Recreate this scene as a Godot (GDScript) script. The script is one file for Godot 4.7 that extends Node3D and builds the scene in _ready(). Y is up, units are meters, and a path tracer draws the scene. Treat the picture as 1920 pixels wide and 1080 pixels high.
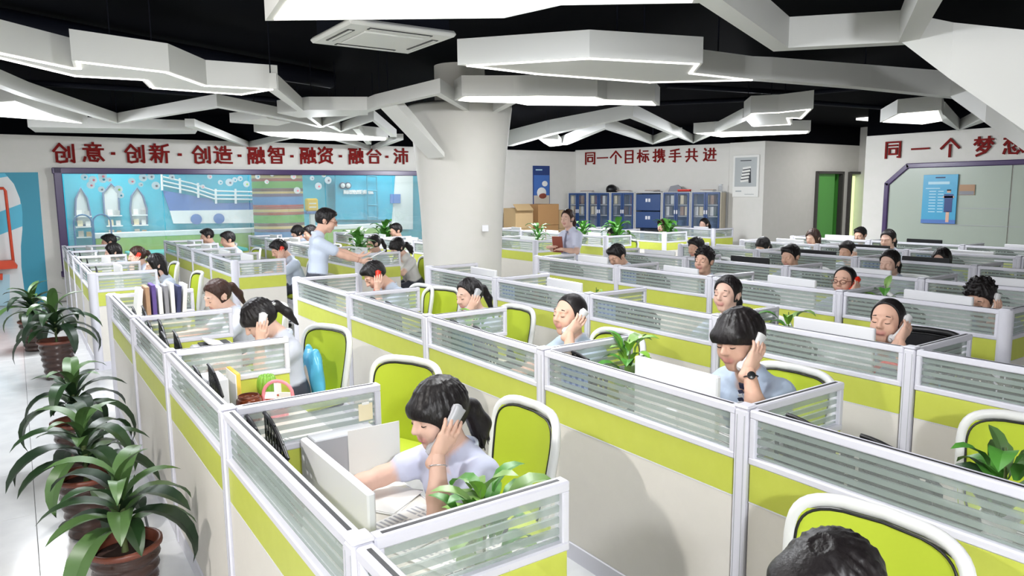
extends Node3D
# An open-plan telephone office: rows of lime-banded cubicles under a black ceiling with white folded ribbons.

var rng := RandomNumberGenerator.new()
var M := {}          # materials by name
var used := {}       # how often a top-level name was used
const ORD := ["first", "second", "third", "fourth", "fifth", "sixth", "seventh", "eighth", "ninth"]
const TOP := 1.015   # top of the cubicle screens
const DESK := 0.665  # top of the desks


# ---------------------------------------------------------------- mesh building
class MB:
	var v := PackedVector3Array()
	var n := PackedVector3Array()
	var c := PackedColorArray()
	var uv := PackedVector2Array()
	func tri(a: Vector3, b: Vector3, d: Vector3) -> void:   # counter-clockwise seen from outside
		var nn := (b - a).cross(d - a).normalized()
		v.append(a); v.append(d); v.append(b)
		n.append(nn); n.append(nn); n.append(nn)
	func quad(a: Vector3, b: Vector3, d: Vector3, e: Vector3) -> void:
		tri(a, b, d); tri(a, d, e)
	func squad(p: Array, q: Array) -> void:   # four points with four normals
		for i in [0, 2, 1, 0, 3, 2]:
			v.append(p[i]); n.append(q[i])
	func box(at: Vector3, size: Vector3, bevel := 0.0, turn := Basis()) -> void:
		var h := size * 0.5
		var b := minf(bevel, minf(h.x, minf(h.y, h.z)) * 0.9)
		for ax in 3:
			for s in [-1.0, 1.0]:
				var u := (ax + 1) % 3
				var w := (ax + 2) % 3
				var p := []
				for k in [[-1, -1], [1, -1], [1, 1], [-1, 1]]:
					var q := Vector3.ZERO
					q[ax] = s * h[ax]; q[u] = k[0] * (h[u] - b) * s; q[w] = k[1] * (h[w] - b)
					p.append(at + turn * q)
				quad(p[0], p[1], p[2], p[3])
		if b <= 0.0:
			return
		for ax in 3:      # edges along ax
			var u := (ax + 1) % 3
			var w := (ax + 2) % 3
			for su in [-1.0, 1.0]:
				for sw in [-1.0, 1.0]:
					var p := []
					for k in [[-1, 0], [1, 0], [1, 1], [-1, 1]]:
						var q := Vector3.ZERO
						q[ax] = k[0] * (h[ax] - b)
						q[u] = su * (h[u] if k[1] == 0 else h[u] - b)
						q[w] = sw * (h[w] - b if k[1] == 0 else h[w])
						p.append(at + turn * q)
					if su * sw < 0.0:
						quad(p[3], p[2], p[1], p[0])
					else:
						quad(p[0], p[1], p[2], p[3])
		for sx in [-1.0, 1.0]:
			for sy in [-1.0, 1.0]:
				for sz in [-1.0, 1.0]:
					var a := at + turn * Vector3(sx * h.x, sy * (h.y - b), sz * (h.z - b))
					var d := at + turn * Vector3(sx * (h.x - b), sy * h.y, sz * (h.z - b))
					var e := at + turn * Vector3(sx * (h.x - b), sy * (h.y - b), sz * h.z)
					if sx * sy * sz > 0.0:
						tri(a, d, e)
					else:
						tri(a, e, d)
	func tube(p: Array, r: Array, sides := 8, flat := 1.0, up := Vector3.UP, closed := false) -> void:
		# swept ring; flat squashes the section along the binormal
		var rings := []
		var nrm := []
		var m := p.size()
		for i in m:
			var a: Vector3 = p[(i - 1 + m) % m] if (closed or i > 0) else p[0]
			var b: Vector3 = p[(i + 1) % m] if (closed or i < m - 1) else p[m - 1]
			var t := (b - a).normalized()
			var s := t.cross(up)
			if s.length() < 0.01:
				s = t.cross(Vector3(0.3, 0.1, 1))
			s = s.normalized()
			var w := s.cross(t).normalized()
			var ring := []
			var nr := []
			for k in sides:
				var f := TAU * k / sides
				ring.append(p[i] + (s * cos(f) + w * sin(f) * flat) * r[i])
				nr.append((s * cos(f) * flat + w * sin(f)).normalized())
			rings.append(ring); nrm.append(nr)
		for i in (m if closed else m - 1):
			var j := (i + 1) % m
			for k in sides:
				var l := (k + 1) % sides
				squad([rings[i][k], rings[j][k], rings[j][l], rings[i][l]], [nrm[i][k], nrm[j][k], nrm[j][l], nrm[i][l]])
		if not closed:
			for k in range(1, sides - 1):
				tri(rings[0][0], rings[0][k], rings[0][k + 1])
				tri(rings[m - 1][0], rings[m - 1][k + 1], rings[m - 1][k])
	func lathe(prof: Array, sides := 20, at := Vector3.ZERO) -> void:   # Vector2(radius, y) from bottom to top
		var m := prof.size()
		var nn := []
		for i in m:
			var a: Vector2 = prof[maxi(i - 1, 0)]
			var b: Vector2 = prof[mini(i + 1, m - 1)]
			var d := (b - a).normalized()
			nn.append(Vector2(d.y, -d.x))
		for i in m - 1:
			for k in sides:
				var f := TAU * k / sides
				var g := TAU * (k + 1) / sides
				var p := []
				var q := []
				for e in [[i, g], [i, f], [i + 1, f], [i + 1, g]]:
					var pr: Vector2 = prof[e[0]]
					var no: Vector2 = nn[e[0]]
					p.append(at + Vector3(pr.x * cos(e[1]), pr.y, pr.x * sin(e[1])))
					q.append(Vector3(no.x * cos(e[1]), no.y, no.x * sin(e[1])))
				squad([p[0], p[1], p[2], p[3]], [q[0], q[1], q[2], q[3]])
	func prism(poly: PackedVector2Array, frame: Transform3D, depth: float) -> void:   # polygon in x,y of frame, from z = 0 to z = depth
		var pl := poly
		if Geometry2D.is_polygon_clockwise(pl):
			pl = pl.duplicate()
			pl.reverse()
		var ix := Geometry2D.triangulate_polygon(pl)
		for i in range(0, ix.size(), 3):
			var a := pl[ix[i]]
			var b := pl[ix[i + 1]]
			var d := pl[ix[i + 2]]
			if (b - a).cross(d - a) < 0.0:
				var sw := b; b = d; d = sw
			tri(frame * Vector3(a.x, a.y, depth), frame * Vector3(b.x, b.y, depth), frame * Vector3(d.x, d.y, depth))
			tri(frame * Vector3(a.x, a.y, 0), frame * Vector3(d.x, d.y, 0), frame * Vector3(b.x, b.y, 0))
		for i in pl.size():
			var a := pl[i]
			var b := pl[(i + 1) % pl.size()]
			quad(frame * Vector3(a.x, a.y, 0), frame * Vector3(b.x, b.y, 0), frame * Vector3(b.x, b.y, depth), frame * Vector3(a.x, a.y, depth))
	func ball(at: Vector3, r: Vector3, sides := 12, rows := 8) -> void:
		for i in rows:
			for k in sides:
				var p := []
				var q := []
				for e in [[i, k], [i, k + 1], [i + 1, k + 1], [i + 1, k]]:
					var th: float = PI * e[0] / rows
					var ph: float = TAU * e[1] / sides
					var d := Vector3(sin(th) * cos(ph), cos(th), sin(th) * sin(ph))
					p.append(at + d * r); q.append((d / r).normalized())
				squad(p, q)
	func mesh() -> ArrayMesh:
		var a := []
		a.resize(Mesh.ARRAY_MAX)
		a[Mesh.ARRAY_VERTEX] = v
		a[Mesh.ARRAY_NORMAL] = n
		if c.size() == v.size() and c.size() > 0:
			a[Mesh.ARRAY_COLOR] = c
		if uv.size() == v.size() and uv.size() > 0:
			a[Mesh.ARRAY_TEX_UV] = uv
		var am := ArrayMesh.new()
		am.add_surface_from_arrays(Mesh.PRIMITIVE_TRIANGLES, a)
		return am


func part(called: String, mesh: Mesh, material: Material, parent: Node, at := Vector3.ZERO, turn := Basis()) -> MeshInstance3D:
	var o := MeshInstance3D.new()
	o.name = called
	o.mesh = mesh
	o.material_override = material
	o.transform = Transform3D(turn, at)
	parent.add_child(o, true)
	return o


func numbered(called: String) -> String:
	var k: int = used.get(called, 0)
	used[called] = k + 1
	return called if k == 0 else "%s_%03d" % [called, k]


func thing(called: String, label: String, category: String, at := Vector3.ZERO, turn := 0.0, group := "") -> Node3D:
	var o := Node3D.new()
	o.name = numbered(called)
	add_child(o)
	o.position = at
	o.rotation.y = turn
	o.set_meta("label", label)
	o.set_meta("category", category)
	if group:
		o.set_meta("group", group)
	return o


func copy(root: Node3D, label: String, at: Vector3, turn: float, group := "") -> Node3D:
	var o: Node3D = root.duplicate()
	o.name = numbered(str(root.name).rstrip("0123456789").rstrip("_"))
	add_child(o)
	o.position = at
	o.rotation = Vector3(0, turn, 0)
	o.set_meta("label", label)
	if group:
		o.set_meta("group", group)
	return o


func struct(called: String, mesh: Mesh, material: Material) -> MeshInstance3D:
	var o := part(called, mesh, material, self)
	o.set_meta("kind", "structure")
	return o


func boxm(size: Vector3, bevel := 0.0) -> ArrayMesh:
	var b := MB.new()
	b.box(Vector3.ZERO, size, bevel)
	return b.mesh()


var box_cache := {}
func bx(parent: Node, called: String, at: Vector3, size: Vector3, material: Material, bevel := 0.0, turn := Basis()) -> MeshInstance3D:
	var key := "%.4f %.4f %.4f %.4f" % [size.x, size.y, size.z, bevel]
	if not box_cache.has(key):
		box_cache[key] = boxm(size, bevel)
	return part(called, box_cache[key], material, parent, at, turn)


func mat(called: String, colour: Color, rough := 0.5, metal := 0.0, spec := 0.5) -> StandardMaterial3D:
	var m := StandardMaterial3D.new()
	m.resource_name = called
	m.albedo_color = colour
	m.roughness = rough
	m.metallic = metal
	m.metallic_specular = spec
	M[called] = m
	return m


func grain(m: StandardMaterial3D, lo: Color, hi: Color, size: float, seed_: int) -> void:   # fine mottling of a surface's own colour
	var f := FastNoiseLite.new()
	f.seed = seed_
	f.frequency = 0.03
	f.fractal_octaves = 4
	var t := NoiseTexture2D.new()
	t.width = 256; t.height = 256
	t.seamless = true
	t.noise = f
	var g := Gradient.new()
	g.colors = PackedColorArray([lo, hi])
	g.offsets = PackedFloat32Array([0.2, 0.8])
	t.color_ramp = g
	m.albedo_texture = t
	m.albedo_color = Color.WHITE
	m.uv1_triplanar = true
	m.uv1_world_triplanar = true
	m.uv1_scale = Vector3.ONE * size


func streaks(seed_: int) -> NoiseTexture2D:
	var f := FastNoiseLite.new()
	f.seed = seed_
	f.frequency = 0.03
	f.fractal_octaves = 3
	var t := NoiseTexture2D.new()
	t.width = 256; t.height = 256
	t.seamless = true
	t.as_normal_map = true
	t.bump_strength = 6.0
	t.noise = f
	return t


func glow(called: String, colour: Color, power: float) -> StandardMaterial3D:
	var m := mat(called, colour, 0.6)
	m.emission_enabled = true
	m.emission = colour
	m.emission_energy_multiplier = power
	return m


func pane(called: String, colour: Color, rough := 0.05) -> StandardMaterial3D:
	var m := mat(called, colour, rough)
	m.transparency = BaseMaterial3D.TRANSPARENCY_ALPHA
	return m


func materials() -> void:
	mat("frame_white", Color8(222, 221, 230), 0.35)
	grain(mat("cream_board", Color8(226, 221, 212), 0.45), Color8(226, 221, 212), Color8(228, 223, 214), 0.9, 4)
	grain(mat("lime_board", Color8(196, 204, 74), 0.4), Color8(196, 203, 84), Color8(199, 206, 88), 1.1, 5)
	mat("slot_black", Color8(24, 24, 28), 0.5)
	pane("clear_glass", Color(0.93, 0.97, 0.95, 0.1), 0.02)
	pane("frost", Color(0.66, 0.71, 0.685, 0.5), 0.5)
	grain(mat("desk_cream", Color8(228, 224, 212), 0.4), Color8(226, 221, 208), Color8(232, 228, 217), 1.4, 6)
	mat("chair_white", Color8(228, 228, 226), 0.35)
	var lf := mat("mesh_lime", Color8(190, 206, 56), 0.75)
	lf.backlight_enabled = true
	lf.backlight = Color(0.10, 0.13, 0.01)
	mat("chair_black", Color8(20, 20, 22), 0.45)
	mat("black_leather", Color8(26, 25, 27), 0.4)
	mat("chrome", Color8(200, 200, 205), 0.25, 0.9)
	mat("plastic_white", Color8(236, 236, 240), 0.3)
	mat("plastic_grey", Color8(176, 178, 182), 0.4)
	mat("plastic_black", Color8(22, 22, 25), 0.4)
	mat("screen_black", Color8(14, 15, 18), 0.12)
	mat("phone_white", Color8(222, 221, 222), 0.35)
	mat("phone_red", Color8(226, 52, 30), 0.32)
	mat("phone_grey", Color8(176, 176, 180), 0.35)
	mat("paper", Color8(238, 237, 232), 0.8)
	mat("ink", Color8(90, 90, 92), 0.8)
	mat("paper_blue", Color8(150, 178, 226), 0.7)
	mat("ink_blue", Color8(44, 88, 180), 0.7)
	mat("paper_yellow", Color8(236, 200, 84), 0.7)
	mat("paper_cream", Color8(240, 226, 190), 0.7)
	mat("card_brown", Color8(176, 134, 88), 0.85)
	mat("card_light", Color8(200, 170, 126), 0.85)
	mat("wall_white", Color8(222, 220, 213), 0.7)
	grain(M.wall_white, Color8(222, 220, 213), Color8(225, 222, 216), 0.6, 11)
	mat("ribbon_white", Color8(226, 226, 222), 0.55)
	mat("ceiling_black", Color8(9, 10, 14), 0.9, 0.0, 0.12)
	mat("duct_black", Color8(22, 24, 33), 0.6, 0.0, 0.2)
	var ft := mat("floor_tile", Color8(212, 213, 214), 0.12)
	grain(ft, Color8(208, 209, 210), Color8(217, 218, 218), 0.5, 21)
	ft.roughness = 0.14
	mat("grout", Color8(128, 128, 126), 0.9)
	mat("letter_red", Color8(122, 20, 18), 0.6, 0.0, 0.25)
	mat("purple", Color8(66, 46, 92), 0.3)
	mat("pot_brown", Color8(58, 38, 32), 0.22)
	mat("pot_rim", Color8(112, 58, 42), 0.4)
	mat("soil", Color8(56, 34, 26), 0.95)
	for g in [["leaf_dark", Color8(30, 50, 32)], ["leaf_mid", Color8(40, 66, 36)], ["leaf_pale", Color8(74, 104, 56)], ["leaf_bright", Color8(124, 174, 62)], ["leaf_deep", Color8(76, 136, 52)], ["leaf_light", Color8(130, 166, 92)]]:
		var lm := mat(g[0], g[1], 0.38)
		lm.backlight_enabled = true
		lm.backlight = Color(0.03, 0.06, 0.01)
	mat("stem_green", Color8(96, 110, 64), 0.7)
	mat("trunk_brown", Color8(96, 78, 56), 0.9)
	mat("hair_black", Color8(24, 20, 21), 0.46)
	mat("hair_brown", Color8(52, 31, 24), 0.48)
	for h in ["hair_black", "hair_brown"]:
		var hm: StandardMaterial3D = M[h]
		hm.metallic_specular = 0.4
		hm.normal_enabled = true
		hm.normal_texture = streaks(77)
		hm.normal_scale = 0.55
		hm.uv1_triplanar = true
		hm.uv1_scale = Vector3(9, 1.6, 9)
	var sk := mat("body", Color.WHITE, 0.62)
	sk.vertex_color_use_as_albedo = true
	sk.normal_enabled = true
	sk.normal_texture = streaks(31)
	sk.normal_scale = 0.22
	sk.uv1_triplanar = true
	sk.uv1_scale = Vector3(1.7, 1.3, 1.7)
	mat("brow", Color8(48, 36, 32), 0.8)
	mat("tie_navy", Color8(38, 42, 74), 0.6)
	mat("tie_grey", Color8(128, 128, 150), 0.6)
	mat("stripe_white", Color8(226, 228, 234), 0.6)
	mat("skin_flat", Color8(222, 178, 156), 0.6)
	mat("watch_black", Color8(30, 32, 34), 0.3)
	mat("silver", Color8(210, 210, 212), 0.25, 0.8)
	mat("red_brown", Color8(140, 70, 54), 0.6)
	mat("orange", Color8(214, 66, 22), 0.45)
	mat("terracotta", Color8(190, 74, 46), 0.55)
	mat("brown_jar", Color8(104, 48, 24), 0.2)
	mat("pink", Color8(236, 140, 150), 0.5)
	mat("red", Color8(226, 62, 44), 0.5)
	mat("blue_bright", Color8(40, 150, 210), 0.4)
	mat("bag_blue", Color8(90, 180, 214), 0.3)
	mat("bag_tan", Color8(206, 190, 172), 0.35)
	mat("teal", Color8(52, 176, 200), 0.5)
	mat("teal_deep", Color8(30, 164, 196), 0.5)
	mat("teal_flat", Color8(52, 150, 176), 0.5)
	mat("aqua", Color8(88, 206, 206), 0.5)
	mat("sea_blue", Color8(88, 192, 222), 0.5)
	mat("hull_blue", Color8(80, 118, 186), 0.5)
	mat("mural_white", Color8(236, 240, 240), 0.55)
	mat("mural_grey", Color8(206, 214, 214), 0.6)
	mat("green_wall", Color8(166, 208, 104), 0.55)
	mat("pool_yellow", Color8(214, 214, 60), 0.5)
	mat("yellow", Color8(248, 206, 40), 0.5)
	mat("pole_blue", Color8(36, 120, 180), 0.4)
	mat("navy", Color8(34, 44, 86), 0.5)
	mat("band_red", Color8(176, 62, 54), 0.5)
	mat("band_cream", Color8(214, 190, 122), 0.5)
	mat("band_rust", Color8(164, 74, 42), 0.5)
	mat("band_green", Color8(98, 172, 62), 0.5)
	mat("band_brown", Color8(112, 74, 58), 0.5)
	mat("band_blue", Color8(70, 136, 196), 0.5)
	mat("band_plum", Color8(98, 82, 120), 0.5)
	mat("cabinet_grey", Color8(206, 206, 204), 0.45)
	mat("cabinet_side", Color8(196, 186, 166), 0.5)
	mat("cabinet_blue", Color8(38, 70, 122), 0.4)
	mat("cabinet_dark", Color8(104, 122, 156), 0.6)
	pane("cabinet_glass", Color(0.5, 0.62, 0.75, 0.1), 0.05)
	mat("door_green", Color8(92, 176, 78), 0.35)
	mat("door_frame", Color8(74, 70, 68), 0.45)
	pane("bubble", Color(0.92, 0.96, 0.97, 0.55), 0.4)
	mat("poster_blue", Color8(70, 164, 204), 0.35)
	mat("poster_pale", Color8(186, 222, 236), 0.5)
	mat("poster_deep", Color8(40, 62, 120), 0.4)
	mat("poster_sky", Color8(70, 112, 186), 0.4)
	mat("poster_grey", Color8(176, 180, 180), 0.45)
	mat("poster_dark", Color8(30, 36, 44), 0.5)
	mat("sand", Color8(206, 196, 180), 0.6)
	var fg := pane("frosted_wall", Color(0.70, 0.74, 0.69, 0.94), 0.3)
	fg.metallic_specular = 0.5
	pane("frosted_lower", Color(0.62, 0.66, 0.62, 0.95), 0.3)
	mat("ac_white", Color8(212, 212, 208), 0.45)
	mat("file_purple", Color8(92, 70, 140), 0.6)
	mat("file_grey", Color8(140, 140, 146), 0.6)
	mat("file_navy", Color8(44, 50, 90), 0.6)
	mat("file_tan", Color8(176, 140, 110), 0.6)
	mat("file_maroon", Color8(110, 54, 70), 0.6)
	glow("panel_light", Color(1.0, 0.99, 0.96), 3.2)
	glow("strip_light", Color(1.0, 0.98, 0.96), 4.0)
	glow("room_light", Color(0.93, 1.0, 0.72), 1.2)
	glow("lamp_face", Color(1.0, 0.97, 0.92), 6.0)


# ---------------------------------------------------------------- smooth bodies: blended distance fields meshed as surface nets
class Prim:
	var t := 0            # 0 tapered capsule, 1 ellipsoid, 2 half-space (a = normal, ra = offset)
	var a := Vector3.ZERO
	var ba := Vector3.ZERO
	var il := 0.0
	var ra := 0.0
	var dr := 0.0
	var k := 0.03
	var op := 0           # 0 join, 1 cut away
	var col := Color.WHITE
	func dist(p: Vector3) -> float:
		if t == 0:
			var q := p - a
			var s := clampf(q.dot(ba) * il, 0.0, 1.0)
			return (q - ba * s).length() - ra - dr * s
		if t == 1:
			var q := (p - a) / ba
			var k0 := q.length()
			var k1 := (q / ba).length()
			return k0 * (k0 - 1.0) / maxf(k1, 0.0001)
		return p.dot(a) - ra


static func cap(a: Vector3, b: Vector3, ra: float, rb: float, k: float, col: Color, op := 0) -> Prim:
	var p := Prim.new()
	p.a = a; p.ba = b - a
	p.il = 1.0 / maxf(p.ba.length_squared(), 0.0000001)
	p.ra = ra; p.dr = rb - ra; p.k = k; p.col = col; p.op = op
	return p


static func ell(at: Vector3, r: Vector3, k: float, col: Color, op := 0) -> Prim:
	var p := Prim.new()
	p.t = 1; p.a = at; p.ba = r; p.k = k; p.col = col; p.op = op
	return p


static func cut(normal: Vector3, offset: float, k: float) -> Prim:   # removes what lies behind the plane (normal . p < offset)
	var p := Prim.new()
	p.t = 2; p.a = normal.normalized(); p.ra = offset; p.k = k; p.op = 1
	return p


static func field(p: Vector3, prims: Array) -> float:
	var d := 1000.0
	for q: Prim in prims:
		var e := q.dist(p)
		if q.op == 0:
			var h := maxf(q.k - absf(d - e), 0.0)
			d = minf(d, e) - h * h / (4.0 * q.k)
		else:
			e = -e
			var h := maxf(q.k - absf(d - e), 0.0)
			d = maxf(d, e) + h * h / (4.0 * q.k)
	return d


# returns [vertices, normals, colours] as a list of triangles sharing vertices, plus indices
static func net(prims: Array, cell: float, lo: Vector3, hi: Vector3) -> Array:
	const B := 6
	var nb := Vector3i(ceili((hi.x - lo.x) / (cell * B)), ceili((hi.y - lo.y) / (cell * B)), ceili((hi.z - lo.z) / (cell * B)))
	var nx := nb.x * B + 1
	var ny := nb.y * B + 1
	var nz := nb.z * B + 1
	var f := PackedFloat32Array()
	f.resize(nx * ny * nz)
	f.fill(1.0)
	var half := cell * (B + 2) * 0.5 * 1.7321
	var active := []
	var sy := nx
	var sz := nx * ny
	for bz in nb.z:
		for by in nb.y:
			for bxx in nb.x:
				var mid := lo + Vector3(bxx * B + B * 0.5, by * B + B * 0.5, bz * B + B * 0.5) * cell
				var d := field(mid, prims)
				if absf(d) > half * 1.25:
					if d < 0.0:
						for z in B:
							for y in B:
								for x in B:
									f[(bz * B + z) * sz + (by * B + y) * sy + bxx * B + x] = -1.0
					continue
				var near := []
				for q: Prim in prims:
					var e := q.dist(mid)
					if (q.op == 0 and e < d + 2.0 * half + q.k) or (q.op == 1 and (q.t == 2 or e < half + q.k)):
						near.append(q)
				active.append([Vector3i(bxx, by, bz), near])
				for z in B:
					for y in B:
						var row := (bz * B + z) * sz + (by * B + y) * sy + bxx * B
						var p0 := lo + Vector3(bxx * B, by * B + y, bz * B + z) * cell
						for x in B:
							f[row + x] = field(p0 + Vector3(x * cell, 0, 0), near)
	var verts := PackedVector3Array()
	var cols := PackedColorArray()
	var id := PackedInt32Array()
	id.resize(nx * ny * nz)
	id.fill(-1)
	var cells := PackedInt32Array()
	var offs := PackedInt32Array([0, 1, sy, sy + 1, sz, sz + 1, sz + sy, sz + sy + 1])
	var eA := PackedInt32Array([0, 2, 4, 6, 0, 1, 4, 5, 0, 1, 2, 3])
	var eB := PackedInt32Array([1, 3, 5, 7, 2, 3, 6, 7, 4, 5, 6, 7])
	for blk in active:
		var b0: Vector3i = blk[0]
		var near: Array = blk[1]
		for z in B:
			for y in B:
				for x in B:
					var gx := b0.x * B + x
					var gy := b0.y * B + y
					var gz := b0.z * B + z
					if gx >= nx - 1 or gy >= ny - 1 or gz >= nz - 1:
						continue
					var at := gz * sz + gy * sy + gx
					var s := 0
					for i in 8:
						if f[at + offs[i]] < 0.0:
							s += 1
					if s == 0 or s == 8:
						continue
					var sum := Vector3.ZERO
					var cnt := 0
					for e in 12:
						var va := f[at + offs[eA[e]]]
						var vb := f[at + offs[eB[e]]]
						if (va < 0.0) == (vb < 0.0):
							continue
						var w := va / (va - vb)
						var ca := eA[e]
						var pa := Vector3(ca & 1, (ca >> 1) & 1, ca >> 2)
						var cb := eB[e]
						var pb := Vector3(cb & 1, (cb >> 1) & 1, cb >> 2)
						sum += pa.lerp(pb, w)
						cnt += 1
					var pos := lo + (Vector3(gx, gy, gz) + sum / cnt) * cell
					id[at] = verts.size()
					verts.append(pos)
					cells.append(at)
					var best := 1000.0
					var ds := PackedFloat32Array()
					for q: Prim in near:
						var e := q.dist(pos) if q.op == 0 else 1000.0
						ds.append(e)
						best = minf(best, e)
					var colr := Color(0, 0, 0, 1)
					var tot := 0.0
					for i in ds.size():
						var wt := 1.0 - (ds[i] - best) / 0.007
						if wt > 0.0:
							colr += near[i].col * wt
							tot += wt
					colr = colr / tot if tot > 0.0 else Color.WHITE
					colr.a = 1.0
					cols.append(colr)
	var idx := PackedInt32Array()
	for vi in cells.size():
		var at := cells[vi]
		# the three edges that leave this cell's low corner
		var v0 := f[at] < 0.0
		for ax in 3:
			var st: int = [1, sy, sz][ax]
			var v1 := f[at + st] < 0.0
			if v0 == v1:
				continue
			var u: int = [sy, sz, 1][ax]
			var w: int = [sz, 1, sy][ax]
			if at - u - w < 0:
				continue
			var a := id[at]
			var b := id[at - u]
			var c2 := id[at - u - w]
			var d2 := id[at - w]
			if b < 0 or c2 < 0 or d2 < 0:
				continue
			if v0:
				for q in [a, c2, b, a, d2, c2]:
					idx.append(q)
			else:
				for q in [a, b, c2, a, c2, d2]:
					idx.append(q)
	var norm := PackedVector3Array()
	norm.resize(verts.size())
	for i in range(0, idx.size(), 3):
		var a := verts[idx[i]]
		var fn := (verts[idx[i + 2]] - a).cross(verts[idx[i + 1]] - a)
		norm[idx[i]] += fn; norm[idx[i + 1]] += fn; norm[idx[i + 2]] += fn
	for i in norm.size():
		norm[i] = norm[i].normalized()
	return [verts, norm, cols, idx]


static func join_nets(list: Array) -> ArrayMesh:   # list of [net, Transform3D, mirrored]
	var v := PackedVector3Array()
	var n := PackedVector3Array()
	var c := PackedColorArray()
	var ix := PackedInt32Array()
	for e in list:
		var g: Array = e[0]
		var t: Transform3D = e[1]
		var start := v.size()
		var flip: bool = t.basis.determinant() < 0.0
		for p in g[0]:
			v.append(t * p)
		for p in g[1]:
			n.append((t.basis * p).normalized())
		c.append_array(g[2])
		var src: PackedInt32Array = g[3]
		for i in range(0, src.size(), 3):
			ix.append(start + src[i])
			if flip:
				ix.append(start + src[i + 2]); ix.append(start + src[i + 1])
			else:
				ix.append(start + src[i + 1]); ix.append(start + src[i + 2])
	var a := []
	a.resize(Mesh.ARRAY_MAX)
	a[Mesh.ARRAY_VERTEX] = v
	a[Mesh.ARRAY_NORMAL] = n
	a[Mesh.ARRAY_COLOR] = c
	a[Mesh.ARRAY_INDEX] = ix
	var am := ArrayMesh.new()
	am.add_surface_from_arrays(Mesh.PRIMITIVE_TRIANGLES, a)
	return am


# ---------------------------------------------------------------- people
const SKIN := Color(0.70, 0.42, 0.31)
const LIP := Color(0.50, 0.20, 0.18)
var head_net := {}
var hand_net := {}
var hair_mesh := {}
var body_cache := {}
var brow_mesh: ArrayMesh
var lid_mesh: ArrayMesh


func make_head(female: bool) -> Array:
	var s := 0.95 if female else 1.0
	var k := SKIN.lightened(0.08) if female else SKIN
	var p := []
	p.append(ell(Vector3(0, 0.026, 0.014), Vector3(0.074, 0.088, 0.092), 0.02, k))
	p.append(ell(Vector3(0, -0.03, -0.026), Vector3(0.056, 0.076, 0.064), 0.03, k))
	p.append(cap(Vector3(-0.03, -0.07, -0.01), Vector3(0.03, -0.07, -0.01), 0.03, 0.03, 0.03, k))
	p.append(cap(Vector3(-0.008, -0.092, -0.056), Vector3(0.008, -0.092, -0.056), 0.016, 0.016, 0.03, k))
	for x in [-1.0, 1.0]:
		p.append(ell(Vector3(x * 0.033, -0.03, -0.058), Vector3(0.026, 0.03, 0.024), 0.025, k))
		p.append(cap(Vector3(x * 0.014, 0.024, -0.084), Vector3(x * 0.044, 0.026, -0.072), 0.009, 0.007, 0.018, k))
	p.append(ell(Vector3(0.031, 0.006, -0.098), Vector3(0.018, 0.011, 0.012), 0.012, k, 1))
	p.append(ell(Vector3(-0.031, 0.006, -0.098), Vector3(0.018, 0.011, 0.012), 0.012, k, 1))
	for x in [-1.0, 1.0]:
		p.append(ell(Vector3(x * 0.031, 0.004, -0.078), Vector3(0.015, 0.010, 0.009), 0.006, k))
		p.append(cap(Vector3(x * 0.010, -0.024, -0.094), Vector3(x * 0.012, -0.022, -0.088), 0.007, 0.007, 0.008, k))
		p.append(ell(Vector3(x * 0.077, -0.004, 0.014), Vector3(0.009, 0.030, 0.017), 0.008, k.darkened(0.05)))
		p.append(cap(Vector3(x * 0.081, 0.018, 0.022), Vector3(x * 0.083, -0.004, 0.03), 0.006, 0.005, 0.006, k))
	p.append(cap(Vector3(0, 0.016, -0.088), Vector3(0, -0.020, -0.106), 0.0065, 0.0105, 0.014, k))
	p.append(cap(Vector3(-0.017, -0.0525, -0.084), Vector3(0.017, -0.0525, -0.084), 0.0055, 0.0055, 0.006, LIP))
	p.append(cap(Vector3(-0.013, -0.061, -0.084), Vector3(0.013, -0.061, -0.084), 0.0065, 0.0065, 0.006, LIP))
	p.append(cap(Vector3(0, -0.06, 0.022), Vector3(0, -0.16, 0.04), 0.05 * s, 0.054 * s, 0.03, k))
	return net(p, 0.0045, Vector3(-0.105, -0.19, -0.135), Vector3(0.105, 0.135, 0.13))


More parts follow.
